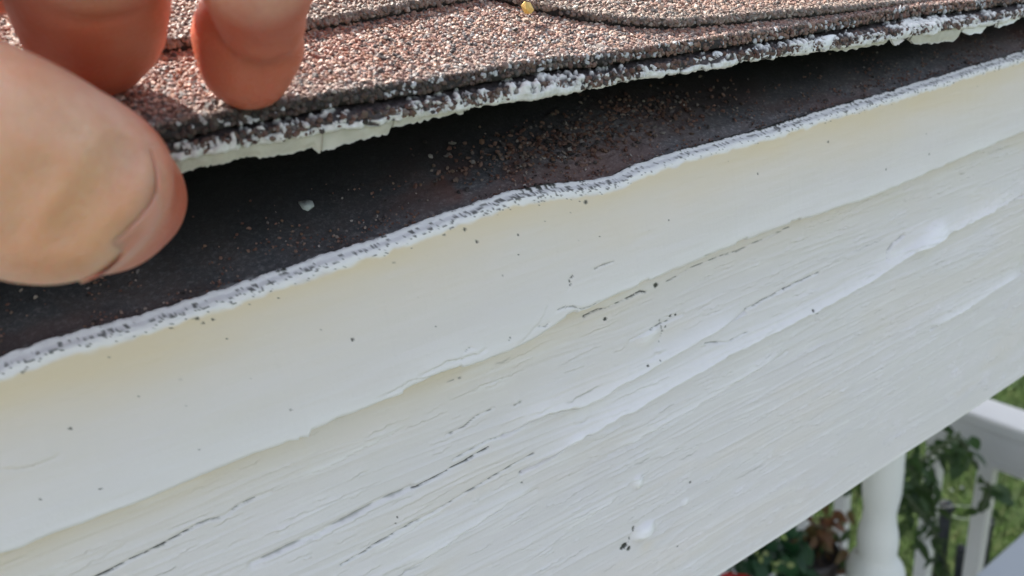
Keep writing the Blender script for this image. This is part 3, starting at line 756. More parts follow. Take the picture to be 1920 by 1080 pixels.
# upper course (scalloped tab lying on the lifted shingle)
c_loc = (60, 150, -5)
sc_ = empty('roof_shingle', c_loc, 'brown shingle tab with a peaked cut edge, lying on top of the lifted shingle', 'shingle')
layer('tab_layer', yC_, zBt, zCt, TC, sc_, 320, 161, .6)
P, Nn, v = scatter(-42, 310, .1, 54, yC_, zCt, .76, .05)
dust_and_shade = .8 * np.exp(-v / 2.6)
cc = palette(len(P), .15, 5, P) * (1 - dust_and_shade[:, None]) + dust_and_shade[:, None] * np.array([.22, .19, .165])
cc = cc * np.array([1.02, 1.0, .95])
granules('granules', P, Nn, rng.uniform(.30, .60, len(P)) * (1 + .4 * (rng.random(len(P)) < .06)), cc, sc_)
n_ = 3500
x = rng.uniform(-40, 340, n_); h = rng.uniform(.45, 1.0, n_) * tc_(x); y = yC_(x) + rng.uniform(-.1, .15, n_)
P = np.stack([x, y, zBt(x, y) + h], -1); Nn = np.tile(np.array([0, -.9, .45]), (n_, 1))
granules('granules', P, Nn, rng.uniform(.35, .62, n_), palette(n_, .5) * .85, sc_)

# loose granules lying on the dark starter course
n_ = 1150
x = cg[0] + rng.normal(0, 17, n_) + rng.choice([0, -24], n_, p=[.88, .12]); y = cg[1] + rng.normal(0, 4.0, n_) + 1.0 + .04 * (x - cg[0])
keep = y > 130; x, y = x[keep], y[keep]
s_g = rng.uniform(.22, .66, len(x)); c_g = palette(len(x)) * .5
n2_ = 3200; x2 = rng.uniform(-30, 300, n2_); v2 = np.abs(rng.normal(0, 7, n2_)) + .5; y2 = ystart + v2
k2 = fbm(x2 / 9, y2 / 5, 177, 3) > .44; x2, y2 = x2[k2], y2[k2]
x = np.r_[x, x2]; y = np.r_[y, y2]; s_g = np.r_[s_g, rng.uniform(.12, .34, len(x2))]; c_g = np.r_[c_g, palette(len(x2)) * .8]
VV2 = (y - ystart) / .85
zf = deckz(x, y) + (zt_(x) - zt_mean) * np.exp(-VV2 / 25) + SL * (125 - ystart) * np.exp(-VV2 / 8) * .9
P = np.stack([x, y, zf + .25 + rng.uniform(-.3, .4, len(x)) + .1 * (s_g > .4)], -1)
cc = c_g
lg = granules('loose_granules', P, np.tile(np.array([0, -.5, .85]), (len(x), 1)), s_g, cc, None)
tag(lg, 'drift of loose brown granules lying on the dark starter course in the gap', 'granules', kind='stuff')
# small chips
def chip(name, pts, th, F_, mat, label, cat, lift=.25, group=None):
    P = on_surf(*tr(pts).T, F_, 110, 300); P[:, 2] += lift + rng.uniform(0, .4, len(P))
    up = np.array([0, -.5, .85]); n = len(P)
    V = np.concatenate([P, P + up * th]); F = [tuple(range(n))[::-1], tuple(range(n, 2 * n))] + [(i, (i + 1) % n, n + (i + 1) % n, n + i) for i in range(n)]
    o = mk(name, V, F, mat); return tag(o, label, cat, group)
CHIP = simple('old_paint_chip', (.52, .56, .54), .6, .2, .5)
chip('paint_chip', [(561, 388), (575, 383), (588, 388), (591, 396), (579, 404), (569, 400)], .4, lambda x, y: deckz(x, y) + .8, CHIP, 'largest pale chip of old paint, lying on the dark starter course near the thumb', 'paint chip', .5)
chip('paint_chip', [(716, 394), (723, 391), (728, 395), (722, 400)], .4, lambda x, y: deckz(x, y) + .6, CHIP, 'tiny pale paint chip near the reddish patch, second from the thumb', 'paint chip', .5)
chip('paint_chip', [(546, 453), (553, 451), (557, 454), (550, 456)], .3, lambda x, y: deckz(x, y) + .4, CHIP, 'tiny pale paint chip lowest on the dark starter course, above the paint bead', 'paint chip', .4)
yel = on_surf(np.array([990.]), np.array([21.]), zCt)[0]
YEL = simple('yellow_seed', (.75, .50, .14), .6, .15, .6, .0001)
mb = MB(); yo = granules('yellow_fleck', np.array([yel + [0, 0, .6]]), np.array([[0, -.4, .9]]), np.array([1.25]), np.array([(.8, .55, .16)]), None)
del yo['kind']; tag(yo, 'bright yellow fleck on the upper shingle tab beside its peak', 'fleck')
yo.data.materials.clear(); yo.data.materials.append(YEL)

# roof deck and eave structure behind
mb = MB(); c_ = np.array([400, 0, 0])
ca = math.atan(SL); uu = np.array([0, math.cos(ca), math.sin(ca)]); nn = np.array([0, -math.sin(ca), math.cos(ca)])
mb.box(np.array([-2600, 0, 0]) + np.array([0, 127, zt_mean - 14]) + uu * 2700, np.array([1720, 0, 0]) + np.array([0, 127, zt_mean - 14]) + uu * 2700, uu, nn, 2700, 5)
o = mb.build('roof_deck', PLY); tag(o, kind='structure')
# ------------------------------------------------------------------ hand
def roundcone(P, a, b, ra, rb):
    ba = b - a; L = np.linalg.norm(ba)
    t = np.clip(((P - a) @ ba) / (L * L), 0, 1)
    return np.linalg.norm(P - a - t[:, None] * ba, axis=1) - (ra + (rb - ra) * t)
def smin(a, b, k):
    h = np.clip(.5 + .5 * (b - a) / k, 0, 1)
    return b + (a - b) * h - k * h * (1 - h)
def pd(px, py, d): return at_depth(np.array([px], float), np.array([py], float), np.array([d], float))[0]
# fingertip contact with the shingle
def contact(px, py, r):
    p = on_surf(np.array([px], float), np.array([py], float), zBt)[0]
    e = .5; nx_ = np.array([-(zBt(p[0] + e, p[1]) - p[2]) / e, -(zBt(p[0], p[1] + e) - p[2]) / e, 1.]); nx_ /= np.linalg.norm(nx_)
    return p + nx_ * (r + .4)
fw = np.array([-R[0, 2], -R[1, 2], -R[2, 2]])
tip1 = contact(458, 168, 6.2); tip2 = contact(190, 120, 8.0)
d1 = tip1 @ fw; d2 = tip2 @ fw
print('tip depth', d1, d2)
def pr(px, py, d, rpx):
    th = math.atan(math.hypot(px - 960, py - 540) / FPX)
    return (pd(px, py, d), rpx * d / FPX * (.5 + .5 * math.cos(th)))
e1, e2 = d1 - 1, d2 - 4
CH = [
    [pr(461, 132, e1, 73), pr(466, 84, e1 - 1, 91), pr(470, 44, e1 - 5, 92)],
    [pr(488, 30, e1 - 11, 88), pr(480, -60, e1 - 18, 103), pr(472, -330, e1 - 26, 110), pr(420, -800, e1 - 24, 130)],
    [pr(168, 86, e2, 100), pr(170, 40, e2 - 4, 124), pr(172, -40, e2 - 10, 134), pr(172, -130, e2 - 18, 130), pr(180, -400, e2 - 26, 140), pr(220, -800, e2 - 24, 150)],
    [pr(-8, -40, e2 - 2, 70), pr(-24, -120, e2 - 8, 96), pr(-60, -350, e2 - 20, 118), pr(20, -780, e2 - 24, 150)],
]
thumb_tip = pd(232, 368, 96)
CH.append([pr(238, 368, 97, 106), pr(190, 374, 93, 126), pr(160, 350, 90, 156), pr(96, 336, 85, 186), pr(20, 332, 81, 184), pr(-20, 268, 79, 182), pr(-260, 150, 76, 235), pr(-420, -150, 80, 265)])
CH.append([(pd(420, -800, d1 - 26), 10.5), (pd(300, -1250, d1 - 10), 12), (pd(150, -1550, d1 + 10), 14)])
CH.append([(pd(220, -800, d2 - 26), 11.), (pd(120, -1300, d1 - 10), 13), (pd(50, -1550, d1 + 10), 15)])
CH.append([(pd(20, -780, d2 - 26), 11.), (pd(-100, -1250, d1 - 12), 13), (pd(-50, -1550, d1 + 10), 15)])
CH.append([(pd(-420, -150, 80), 15), (pd(-420, -700, 84), 16), (pd(-200, -1300, d1), 15)])
CH.append([(pd(0, -1500, d1 + 5), 19), (pd(50, -2300, d1 + 60), 21), (pd(200, -3000, d1 + 110), 25)])
creases = []
FOLDS = [(*pr(92, 414, 81, 117), 3.0), (*pr(216, 318, 87, 98), 1.6), (*pr(178, 376, 84, 106), 1.2)]
def trace(px, py, t0=60.):
    r = rays(np.asarray(px, float), np.asarray(py, float)); r /= np.linalg.norm(r, axis=1)[:, None]; t = np.full(len(r), t0)
    for _ in range(60): t = t + np.clip(sdf(r * t[:, None]), -2, 6) * .8
    return r * t[:, None]
def cr_(pts, amp, w):
    q = tr(pts); creases.append((trace(q[:, 0], q[:, 1]), amp, w))
def sdf(P, fine=False):
    d = None
    for ci, ch in enumerate(CH):
        dc = None
        for (a, ra), (b, rb) in zip(ch[:-1], ch[1:]):
            e = roundcone(P, a, b, ra, rb); dc = e if dc is None else smin(dc, e, 4.0)
        if d is None: d = dc
        else: d = smin(d, dc, 1.0 if ci == 1 else (.8 if ci in (2, 3, 4) else 9.0))
    # folds of flesh on the near side of the thumb
    for c_, r_, k_ in FOLDS: d = smin(d, np.linalg.norm(P - c_, axis=1) - r_, k_)
    if fine:
        for Q, amp, w in creases:
            bd = np.full(len(P), 1e9)
            for a, b in zip(Q[:-1], Q[1:]):
                ba = b - a; t = np.clip(((P - a) @ ba) / (ba @ ba), 0, 1)
                bd = np.minimum(bd, np.linalg.norm(P - a - t[:, None] * ba, axis=1))
            d = d + amp * np.exp(-(bd / w) ** 2)
        d = d + .25 * (fbm(P[:, 0] / 9 + P[:, 2] / 7, P[:, 1] / 9 - P[:, 2] / 11, 301, 2) - .5)
    return d
allp = np.array([p for ch in CH for p, r in ch]); allr = np.array([r for ch in CH for p, r in ch])
lo = (allp - allr[:, None]).min(0) - 4; hi = (allp + allr[:, None]).max(0) + 4
VX = 1.85
nx, ny, nz = np.ceil((hi - lo) / VX).astype(int) + 1
gx, gy, gz = np.meshgrid(np.arange(nx), np.arange(ny), np.arange(nz), indexing='ij')
G = np.stack([gx, gy, gz], -1).reshape(-1, 3) * VX + lo
# coarse pass, then exact only near the surface
val = np.empty(len(G), np.float32)
for s0 in range(0, len(G), 400000):
    val[s0:s0 + 400000] = sdf(G[s0:s0 + 400000])
val = val.reshape(nx, ny, nz)
def surface_nets(val, lo, h):
    ins = val < 0
    c = ins[:-1, :-1, :-1].astype(np.int8)
    tot = np.zeros(np.array(val.shape) - 1, np.int8)
    for i in (0, 1):
        for j in (0, 1):
            for k in (0, 1):
                tot += ins[i:val.shape[0] - 1 + i, j:val.shape[1] - 1 + j, k:val.shape[2] - 1 + k]
    act = (tot > 0) & (tot < 8)
    idx = -np.ones(act.shape, np.int64); cells = np.argwhere(act); idx[act] = np.arange(len(cells))
    acc = np.zeros((len(cells), 3)); cnt = np.zeros(len(cells))
    off = [(i, j, k) for i in (0, 1) for j in (0, 1) for k in (0, 1)]
    for a in off:
        for b in off:
            if sum(abs(np.array(a) - b)) == 1 and a < b:
                va = val[tuple((cells + a).T)]; vb = val[tuple((cells + b).T)]
                m = (va < 0) != (vb < 0); t = np.where(m, va / (va - vb + 1e-12), 0)
                p = cells + np.array(a) + t[:, None] * (np.array(b) - np.array(a))
                acc += p * m[:, None]; cnt += m
    V = acc / cnt[:, None] * h + lo
    F = []
    for ax in range(3):
        o1, o2 = [(1, 2), (2, 0), (0, 1)][ax]
        sl0 = [slice(None)] * 3; sl1 = [slice(None)] * 3; sl0[ax] = slice(0, -1); sl1[ax] = slice(1, None)
        e0 = ins[tuple(sl0)]; e1 = ins[tuple(sl1)]
        E = np.argwhere(e0 != e1)
        E = E[(E[:, o1] > 0) & (E[:, o2] > 0) & (E[:, o1] < val.shape[o1] - 1) & (E[:, o2] < val.shape[o2] - 1)]
        u1 = np.zeros(3, int); u1[o1] = 1; u2 = np.zeros(3, int); u2[o2] = 1
        q = [idx[tuple((E - a).T)] for a in (0 * u1, u1, u1 + u2, u2)]
        q = np.stack(q, 1); s = e0[tuple(E.T)]
        q = np.where(s[:, None], q, q[:, ::-1])
        F.append(q)
    return V, np.concatenate(F)
HV, HF = surface_nets(val, lo, VX)
def subdiv(V, F):
    e = np.stack([F, np.roll(F, -1, 1)], -1).reshape(-1, 2); es = np.sort(e, 1)
    ue, inv = np.unique(es[:, 0] * len(V) + es[:, 1], return_inverse=True)
    a = ue // len(V); b = ue % len(V)
    M_ = (V[a] + V[b]) / 2; C = V[F].mean(1)
    nV = len(V); em = (inv.reshape(-1, 4)) + nV; cm = np.arange(len(F)) + nV + len(M_)
    F2 = []
    for i in range(4):
        F2.append(np.stack([F[:, i], em[:, i], cm, em[:, (i - 1) % 4]], 1))
    return np.concatenate([V, M_, C]), np.concatenate(F2)
HV, HF = subdiv(HV, HF)
# flexion creases
cr_([(132, 425), (150, 400), (172, 372), (196, 344), (220, 314), (240, 286)], 2.3, 1.7)
cr_([(110, 450), (125, 420)], .4, 1.0)
cr_([(20, 432), (36, 400), (60, 365), (85, 330)], .7, 1.3)
cr_([(0, 380), (25, 350), (55, 322), (82, 304)], .5, 1.2)
cr_([(175, 300), (205, 272), (225, 262)], .35, .8)
cr_([(60, 200), (85, 215), (118, 222)], .22, .7)
cr_([(40, 232), (80, 248), (120, 250), (150, 243)], .25, .7)
cr_([(150, 452), (178, 428), (205, 396), (224, 370)], .4, .7)
cr_([(168, 462), (196, 440), (226, 404)], .3, .6)
cr_([(402, 60), (430, 96), (470, 120), (520, 124), (556, 108)], .5, .8)
cr_([(90, 20), (150, 38), (220, 34), (280, 12)], .45, 1.0)
FOLDL = tr([(276, 262), (290, 285), (302, 318), (300, 350), (286, 382), (262, 412), (232, 442), (200, 468), (172, 488)])
fold3 = trace(FOLDL[:, 0], FOLDL[:, 1])
creases.append((fold3[1:-2], .6, 1.5))
def project(V, f, it=4):
    for _ in range(it):
        d = f(V); e = .15; gr = np.stack([f(V + np.eye(3)[k] * e) - d for k in range(3)], -1) / e
        l = np.linalg.norm(gr, axis=1, keepdims=True); V = V - np.clip(d, -1.5, 1.5)[:, None] * gr / np.maximum(l ** 2, .2)
    return V, gr / np.maximum(l, 1e-6)
HV, HN = project(HV, lambda p: sdf(p, True), 3)
def near(p, r): return np.exp(-(np.linalg.norm(HV - p, axis=1) / r) ** 2)
HD = HV @ fw; HPX = 960 + FPX * (HV @ R[:, 0]) / HD
finger_shade = sstep(d2 - 24, d2 - 14, HD) * sstep(-60, 0, HV[:, 2] + 70)  # fingers darker and redder: their shade is painted into the skin
red = np.clip(.75 * finger_shade + .75 * near(tip1, 11) + .6 * near(tip2, 13) + .62 * near(thumb_tip + (fw * 0), 9.5) + .25 * near(pd(60, 450, 78), 9) + .5 * near(pd(170, 40, d2 - 14), 16) + .5 * near(pd(-8, -38, d2), 14) + .5 * near(pd(480, 20, d1 - 12), 14), 0, 1)
yel_ = np.clip(.28 * near(pd(190, 400, 80), 8) + .3 * near(pd(70, 460, 78), 9) + .3 * near(pd(20, 280, 72), 9) + .2 * fbm(HV[:, 0] / 8, HV[:, 2] / 8, 311, 2), 0, 1)
print('hand', len(HV), len(HF))
hand = empty('hand', tip1, 'bare hand gripping the lifted shingle, thumb under its edge and fingertips pressed on top', 'hand')
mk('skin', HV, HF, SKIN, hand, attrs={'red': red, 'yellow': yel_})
# thumb nail, seen almost edge on at the lower right of the thumb
def camdir(a, b, c):
    v = R @ np.array([a, b, c], float); return v / np.linalg.norm(v)
NA, NB = 30, 16
ff = np.linspace(.6, len(FOLDL) - 2.4, NA)
fx = np.interp(ff, np.arange(len(FOLDL)), FOLDL[:, 0]) + 1.5; fy = np.interp(ff, np.arange(len(FOLDL)), FOLDL[:, 1]) + 1.5
P0 = trace(fx, fy); 
_, n0 = project(P0, sdf, 2)
outd = camdir(.66, -.75, 0)
rows = []; cur = P0.copy(); dirn = np.tile(outd, (NA, 1))
for j in range(NB):
    cur, nr = project(cur, sdf, 2); rows.append((cur.copy(), nr.copy()))
    dirn = dirn - nr * (dirn * nr).sum(1)[:, None]; dirn /= np.linalg.norm(dirn, axis=1)[:, None]
    cur = cur + dirn * .75
Pp = np.stack([r[0] for r in rows], 1).reshape(-1, 3); Nn = np.stack([r[1] for r in rows], 1).reshape(-1, 3)
aa, bb = np.meshgrid(np.linspace(-1, 1, NA), np.linspace(0, 1, NB), indexing='ij')
thick = .62 * np.clip(bb * 3.2, 0, 1) ** .7 * (1 - aa ** 4) * (1 - .35 * aa ** 2) - .22
Vo = Pp + Nn * thick.reshape(-1, 1); Vi = Pp - Nn * .4
F = [tuple(f) for f in grid_faces(NA, NB)] + [tuple(f[::-1] + NA * NB) for f in grid_faces(NA, NB)]
ring = [i * NB for i in range(NA)] + [(NA - 1) * NB + j for j in range(1, NB)] + [i * NB + NB - 1 for i in range(NA - 2, -1, -1)] + [j for j in range(NB - 2, 0, -1)]
for i in range(len(ring)):
    a, b = ring[i], ring[(i + 1) % len(ring)]; F.append((b, a, a + NA * NB, b + NA * NB))
mk('nail', np.concatenate([Vo, Vi]), F, NAIL, hand)

# ------------------------------------------------------------------ the lawn and the porch below
GZ = -HCAM
mb = MB(); mb.add([(-60000, -60000, GZ), (60000, -60000, GZ), (60000, 60000, GZ), (-60000, 60000, GZ)], [(0, 1, 2, 3)])
o = mb.build('lawn', LAWN, origin=(0, 0, GZ)); tag(o, kind='structure')
def ground_at(px, py, z=GZ):
    r = rays(px, py); return r * (z / r[..., 2])[..., None]
gc = ground_at(np.array([1440., 1900., 1920., 1700.]), np.array([1080., 1000., 700., 880.]))
print('ground corners', np.round(gc).tolist())
nb = 80000
x = rng.uniform(1900, 5200, nb); y = rng.uniform(500, 3300, nb)
hgt = rng.uniform(25, 75, nb); a = rng.uniform(0, 6.28, nb); w_ = rng.uniform(1.4, 3.4, nb); ln = rng.uniform(.1, .8, nb) * hgt; a2 = rng.uniform(0, 6.28, nb)
B0 = np.stack([x - w_ * np.cos(a), y - w_ * np.sin(a), np.full(nb, GZ)], -1); B1 = np.stack([x + w_ * np.cos(a), y + w_ * np.sin(a), np.full(nb, GZ)], -1)
T_ = np.stack([x + ln * np.cos(a2), y + ln * np.sin(a2), GZ + hgt], -1)
V = np.stack([B0, B1, T_], 1).reshape(-1, 3)
pn = fbm(x / 250, y / 250, 400, 4)
gcol = np.array([.030, .085, .012])[None] * (1 - pn[:, None]) + np.array([.085, .14, .022])[None] * pn[:, None]
dry = rng.random(nb) < .07; gcol[dry] = (.14, .12, .06)
gcol *= rng.uniform(.32, .85, (nb, 1)) * np.array([.85, 1., .8])
gm, gnt, gp = mat_new('grass_blade'); gnt.links.new(attr(gnt, 'tint', 'Color'), gp.inputs['Base Color']); gp.inputs['Roughness'].default_value = .6
go = mk('grass', V, np.arange(nb * 3).reshape(-1, 3), gm, origin=(3500, 1800, GZ), attrs={'tint': np.repeat(gcol, 3, 0)}, smooth=False)
tag(go, 'green lawn grass beyond the porch railing', 'grass', kind='stuff')

mb = MB(); mb.box((-6000, -1500, GZ + 10), (2200, -1500, GZ + 10), (0, 1, 0), (0, 0, 1), 1400, 12)
o = mb.build('added_bounce_slab', simple('bounce_slab_grey', (.22, .21, .20), .8, .1, .002)); tag(o, kind='structure')  # unseen slab added so the ground bounces grey light onto the fascia
mb = MB(); mb.box((-2600, 2060, GZ), (1600, 2060, GZ), (0, 1, 0), (0, 0, 1), 60, 0)
mb = MB(); mb.prism((-2600, 2000, 0), (1600, 2000, 0), (0, 1, 0), (0, 0, 1), [(0, GZ), (120, GZ), (120, 1080), (0, 1080)])
o = mb.build('added_sun_blocker', simple('sun_blocker_white', (.70, .69, .66), .6)); tag(o, kind='structure')  # unseen wall added to keep the sun off the porch floor
# porch floor
FLZ = -1930.0
mb = MB()
mb.box((-450, 1100, FLZ - 20), (1560, 1100, FLZ - 20), (0, 1, 0), (0, 0, 1), 850, 20)
o = mb.build('porch_floor', simple('porch_floor_paint', (.35, .36, .37), .5)); tag(o, kind='structure')

# side rail: horizontal, its direction solved from the photograph
def plane_pt(px, py, P0, n_):
    r = rays(px, py); t = (P0 @ n_) / (r @ n_); return r * t[..., None]
r0 = rays(np.array([1824., 1920.]), np.array([776., 810.]))
hd = np.cross(np.cross(r0[0], r0[1]), (0, 0, 1)); hd /= np.linalg.norm(hd)
if hd[1] < 0: hd = -hd
nd = np.array([hd[1], -hd[0], 0.])                     # outward (+x)
near_ = rays(np.array([1870.]), np.array([792.3]))[0]; far_ = rays(np.array([1892.]), np.array([755.5]))[0]
nz = near_ / -near_[2]; fz = far_ / -far_[2]
wd_ = abs((fz - nz) @ nd); sc__ = 95. / wd_                    # the cap is 95 mm wide
TOPP = nz * sc__ + nd * 90
print('rail', TOPP, hd)
rail = empty('porch_railing', (TOPP[0], TOPP[1], FLZ), 'white side railing with square balusters below the fascia, running away from the house front', 'railing')
ztop = TOPP[2]
def rp(s, across=0., z=0.): return TOPP * [1, 1, 0] + hd * s + nd * across + np.array([0, 0, z])
S0, S1 = -520, 760
mb = MB(); mb.prism(rp(S0, -45, ztop), rp(S1, -45, ztop), nd, np.array([0, 0, 1]), [(-45, -6), (-41, -1), (-36, 0), (36, 0), (41, -1), (45, -6), (45, -26), (40, -32), (-40, -32), (-45, -26)])
mb.build('rail_cap', WHITE, rail)
mb = MB(); mb.prism(rp(S0, -45, ztop), rp(S1, -45, ztop), nd, np.array([0, 0, 1]), [(-34, -33), (34, -33), (32, -42), (25, -48), (25, -112), (30, -118), (30, -132), (-30, -132), (-30, -118), (-25, -112), (-25, -48), (-32, -42)])
mb.build('rail_moulding', WHITE, rail)
mb = MB(); mb.prism(rp(S0, -45, FLZ + 100), rp(S1, -45, FLZ + 100), nd, np.array([0, 0, 1]), [(-22, -18), (22, -18), (22, 18), (-22, 18)])
mb.build('bottom_rail', WHITE, rail)
# balusters: where the sight lines at the photographed ones cross the railing plane
bp = plane_pt(np.array([1849., 1749., 1570., 1495.]), np.array([900., 900., 950., 1000.]), rp(0, -45, 0), nd)
ss = (bp - rp(0, -45, 0)) @ hd; print('baluster s', ss)
s_a, s_b = ss[0], ss[1]; stp = s_b - s_a
k = -3; bme = None
while s_a + k * stp < S1 - 60:
    s = s_a + k * stp
    if s > S0 + 30:
        if bme is None:
            m2 = MB(); m2.box((0, 0, FLZ + 118), (0, 0, ztop - 132), hd, nd, 17, 17, 2.5)
            bme = m2.build('baluster', WHITE, rail); v0 = rp(s, -45, 0)
            b0 = bme; b0.location = ((v0[0]) / 1000, (v0[1]) / 1000, 0)
        else:
            c = b0.copy(); COL.objects.link(c); c.parent = rail; v0 = rp(s, -45, 0); c.location = (v0[0] / 1000, v0[1] / 1000, 0)
    k += 1
# front rail cap seen at the lower right corner
r1 = ground_at(np.array([1839., 1920.]), np.array([1067., 998.]), ztop - 40)
h2 = np.array([-1., -.02, 0]); h2 /= np.linalg.norm(h2); n2 = np.array([-h2[1], h2[0], 0.])
if n2[1] > 0: n2 = -n2
fr = empty('front_railing', (r1[0][0], r1[0][1], FLZ), 'pale grey front rail cap cutting across the photo lower corner beside the lawn', 'railing')
c0 = r1[0]; 
mb = MB(); mb.prism(c0 + h2 * 180, c0 - h2 * 900, n2, np.array([0, 0, 1]), [(0, -5), (4, 0), (136, 0), (140, -5), (140, -34), (0, -34)])
mb.build('rail_cap', simple('front_rail_paint', (.40, .44, .48), .4, .03, .01), fr)
mb = MB(); mb.prism(c0 + h2 * 180, c0 - h2 * 900, n2, np.array([0, 0, 1]), [(40, -35), (100, -35), (100, -110), (40, -110)])
mb.build('rail_moulding', WHITE, fr)
for k in range(7):
    p_ = c0 - h2 * (120 * k) + n2 * 70; m2 = MB(); m2.box((p_[0], p_[1], FLZ), (p_[0], p_[1], ztop - 151), (1, 0, 0), (0, 1, 0), 17, 17, 2.5); m2.build('baluster', WHITE, fr)

# turned post
cp = at_depth(np.array([1648.]), np.array([980.]), np.array([1230.]))[0]
zc = cp[2]
post = empty('porch_post', (cp[0], cp[1], FLZ), 'white turned porch post with a swelling vase shape, behind the fascia board', 'post')
def zz_at(py):     # height on the post axis seen at image row py
    r = rays(np.array([1646.]), np.array([float(py)]))[0]; s = (cp[0] * r[0] + cp[1] * r[1]) / (r[0] ** 2 + r[1] ** 2); return r[2] * s
prof = [(36, 700), (38, 760), (40, 835), (41, 880), (41, 917), (37, 940), (34, 958), (37, 978), (42.5, 995), (44, 1010), (43, 1030), (42, 1036), (50, 1046), (60, 1058), (64, 1068), (59, 1110), (54, 1130), (46, 1160), (44, 1220), (50, 1300), (56, 1400), (60, 1500)]
pr = [(r_ * .72, zz_at(py)) for r_, py in prof][::-1]
top_z = -80.
pr += [(33, zz_at(640)), (34, zz_at(500) if zz_at(500) < -140 else -200), (34, -170)]
pr = [(r_, z_ - FLZ) for r_, z_ in sorted(pr, key=lambda q: q[1])]
pr = [(62, 120)] + [q for q in pr if q[1] > 125]
mb = MB(); mb.lathe((cp[0], cp[1], FLZ), pr, 48); mb.build('turned_shaft', COLW, post)
mb = MB(); mb.box((cp[0], cp[1], FLZ), (cp[0], cp[1], FLZ + 119), (1, 0, 0), (0, 1, 0), 62, 62, 4); mb.build('base_block', COLW, post)
mb = MB(); mb.box((cp[0], cp[1], -169), (cp[0], cp[1], -60), (1, 0, 0), (0, 1, 0), 50, 50, 4); mb.build('top_block', COLW, post)

# black stakes with wire behind the railing
BLK = simple('black_plastic', (.018, .022, .028), .35, .3, .02)
WIRE = simple('pale_wire', (.55, .56, .50), .4)
sd_ = 2150.
def stake(px, py, wpx, label, d):
    p = at_depth(np.array([float(px)]), np.array([float(py)]), np.array([d]))[0]; r = wpx / 2 * d / FPX
    e = empty('garden_stake', (p[0], p[1], GZ), label, 'stake', 'black stakes behind the side railing')
    mb = MB(); mb.lathe((p[0], p[1], GZ), [(r * .86, 0), (r * .86, p[2] - GZ - 30), (r * .8, p[2] - GZ - 26)], 18); mb.build('shaft', BLK, e)
    mb = MB(); mb.lathe((p[0], p[1], p[2] - 26), [(r * .9, 0), (r * 1.08, 4), (r * 1.08, 16), (r * .85, 24), (r * .45, 29), (r * .1, 31)], 18); mb.build('cap', BLK, e)
    return p
sp1 = stake(1776, 942, 25, 'thick black stake with a domed cap right of the first full baluster', sd_)
sp2 = stake(1859, 972, 13, 'thin black stake just right of the second baluster', sd_)
sp3 = stake(1803, 1024, 17, 'short black stake standing between the two nearest balusters', sd_)
we = empty('wire_tie', sp1, 'thin pale wire looping between the black stakes and the balusters', 'wire')
mb = MB()
mb.tube([at_depth(np.array([q[0]]), np.array([q[1]]), np.array([sd_ - q[2]]))[0] for q in ((1758., 945., 20), (1768., 960., 45), (1785., 968., 45), (1805., 973., 30), (1825., 973., 20), (1850., 966., 20), (1860., 955., 20), (1863., 940., 10))], 1.6, 6)
mb.build('wire', WIRE, we)
mb = MB(); mb.tube([at_depth(np.array([q[0]]), np.array([q[1]]), np.array([sd_ - q[2]]))[0] for q in ((1762., 952., 30), (1790., 948., 30), (1825., 950., 20), (1846., 982., 25), (1862., 982., 20))], 1.2, 6)
mb.build('wire', WIRE, we)

# leafy plants
def leaf_mesh(name, L, Wd, bend, mat, lobes=0):
    n = 7; V = []; F = []
    for i in range(n):
        t = i / (n - 1); w = Wd * math.sin(math.pi * min(1, t * .96 + .02)) ** .8 * (1 + (.3 * math.cos(t * lobes * 6.28) if lobes else 0))
        z = -bend * t * t * L
        V += [(L * t, -w, z + .18 * w), (L * t, 0, z), (L * t, w, z + .18 * w)]
    for i in range(n - 1):
        a = i * 3; F += [(a, a + 1, a + 4, a + 3), (a + 1, a + 2, a + 5, a + 4)]
    return mesh_data(name, np.array(V) / 1000., F, mat)
LG = leaf_material('green_leaf', (.03, .075, .018), (.075, .13, .03)); LD = leaf_material('deep_green_leaf', (.012, .055, .02), (.03, .10, .035))
LB = leaf_material('russet_leaf', (.20, .07, .03), (.13, .11, .04)); LY = leaf_material('yellow_green_bud', (.35, .42, .15), (.45, .50, .22)); LR = leaf_material('red_petal', (.55, .015, .02), (.62, .03, .03))
STEM = simple('green_stem', (.06, .085, .03), .6); STEMB = simple('brown_stem', (.12, .06, .035), .7)
def put_leaf(me, p, parent, sc=1.0, name='leaf', dirn=None):
    o = bpy.data.objects.new(name, me); COL.objects.link(o); o.parent = parent
    b = np.array(parent.location) * 1000 - np.array([0, 0, HCAM])
    o.location = tuple((np.array(p) - b) / 1000.)
    o.rotation_euler = dirn if dirn is not None else (rng.uniform(-.7, .7), rng.uniform(-.2, 1.1), rng.uniform(0, 6.28))
    s = sc * rng.uniform(.75, 1.25); o.scale = (s, s, s); return o
def D_(px, py, d): return at_depth(np.array([float(px)]), np.array([float(py)]), np.array([float(d)]))[0]
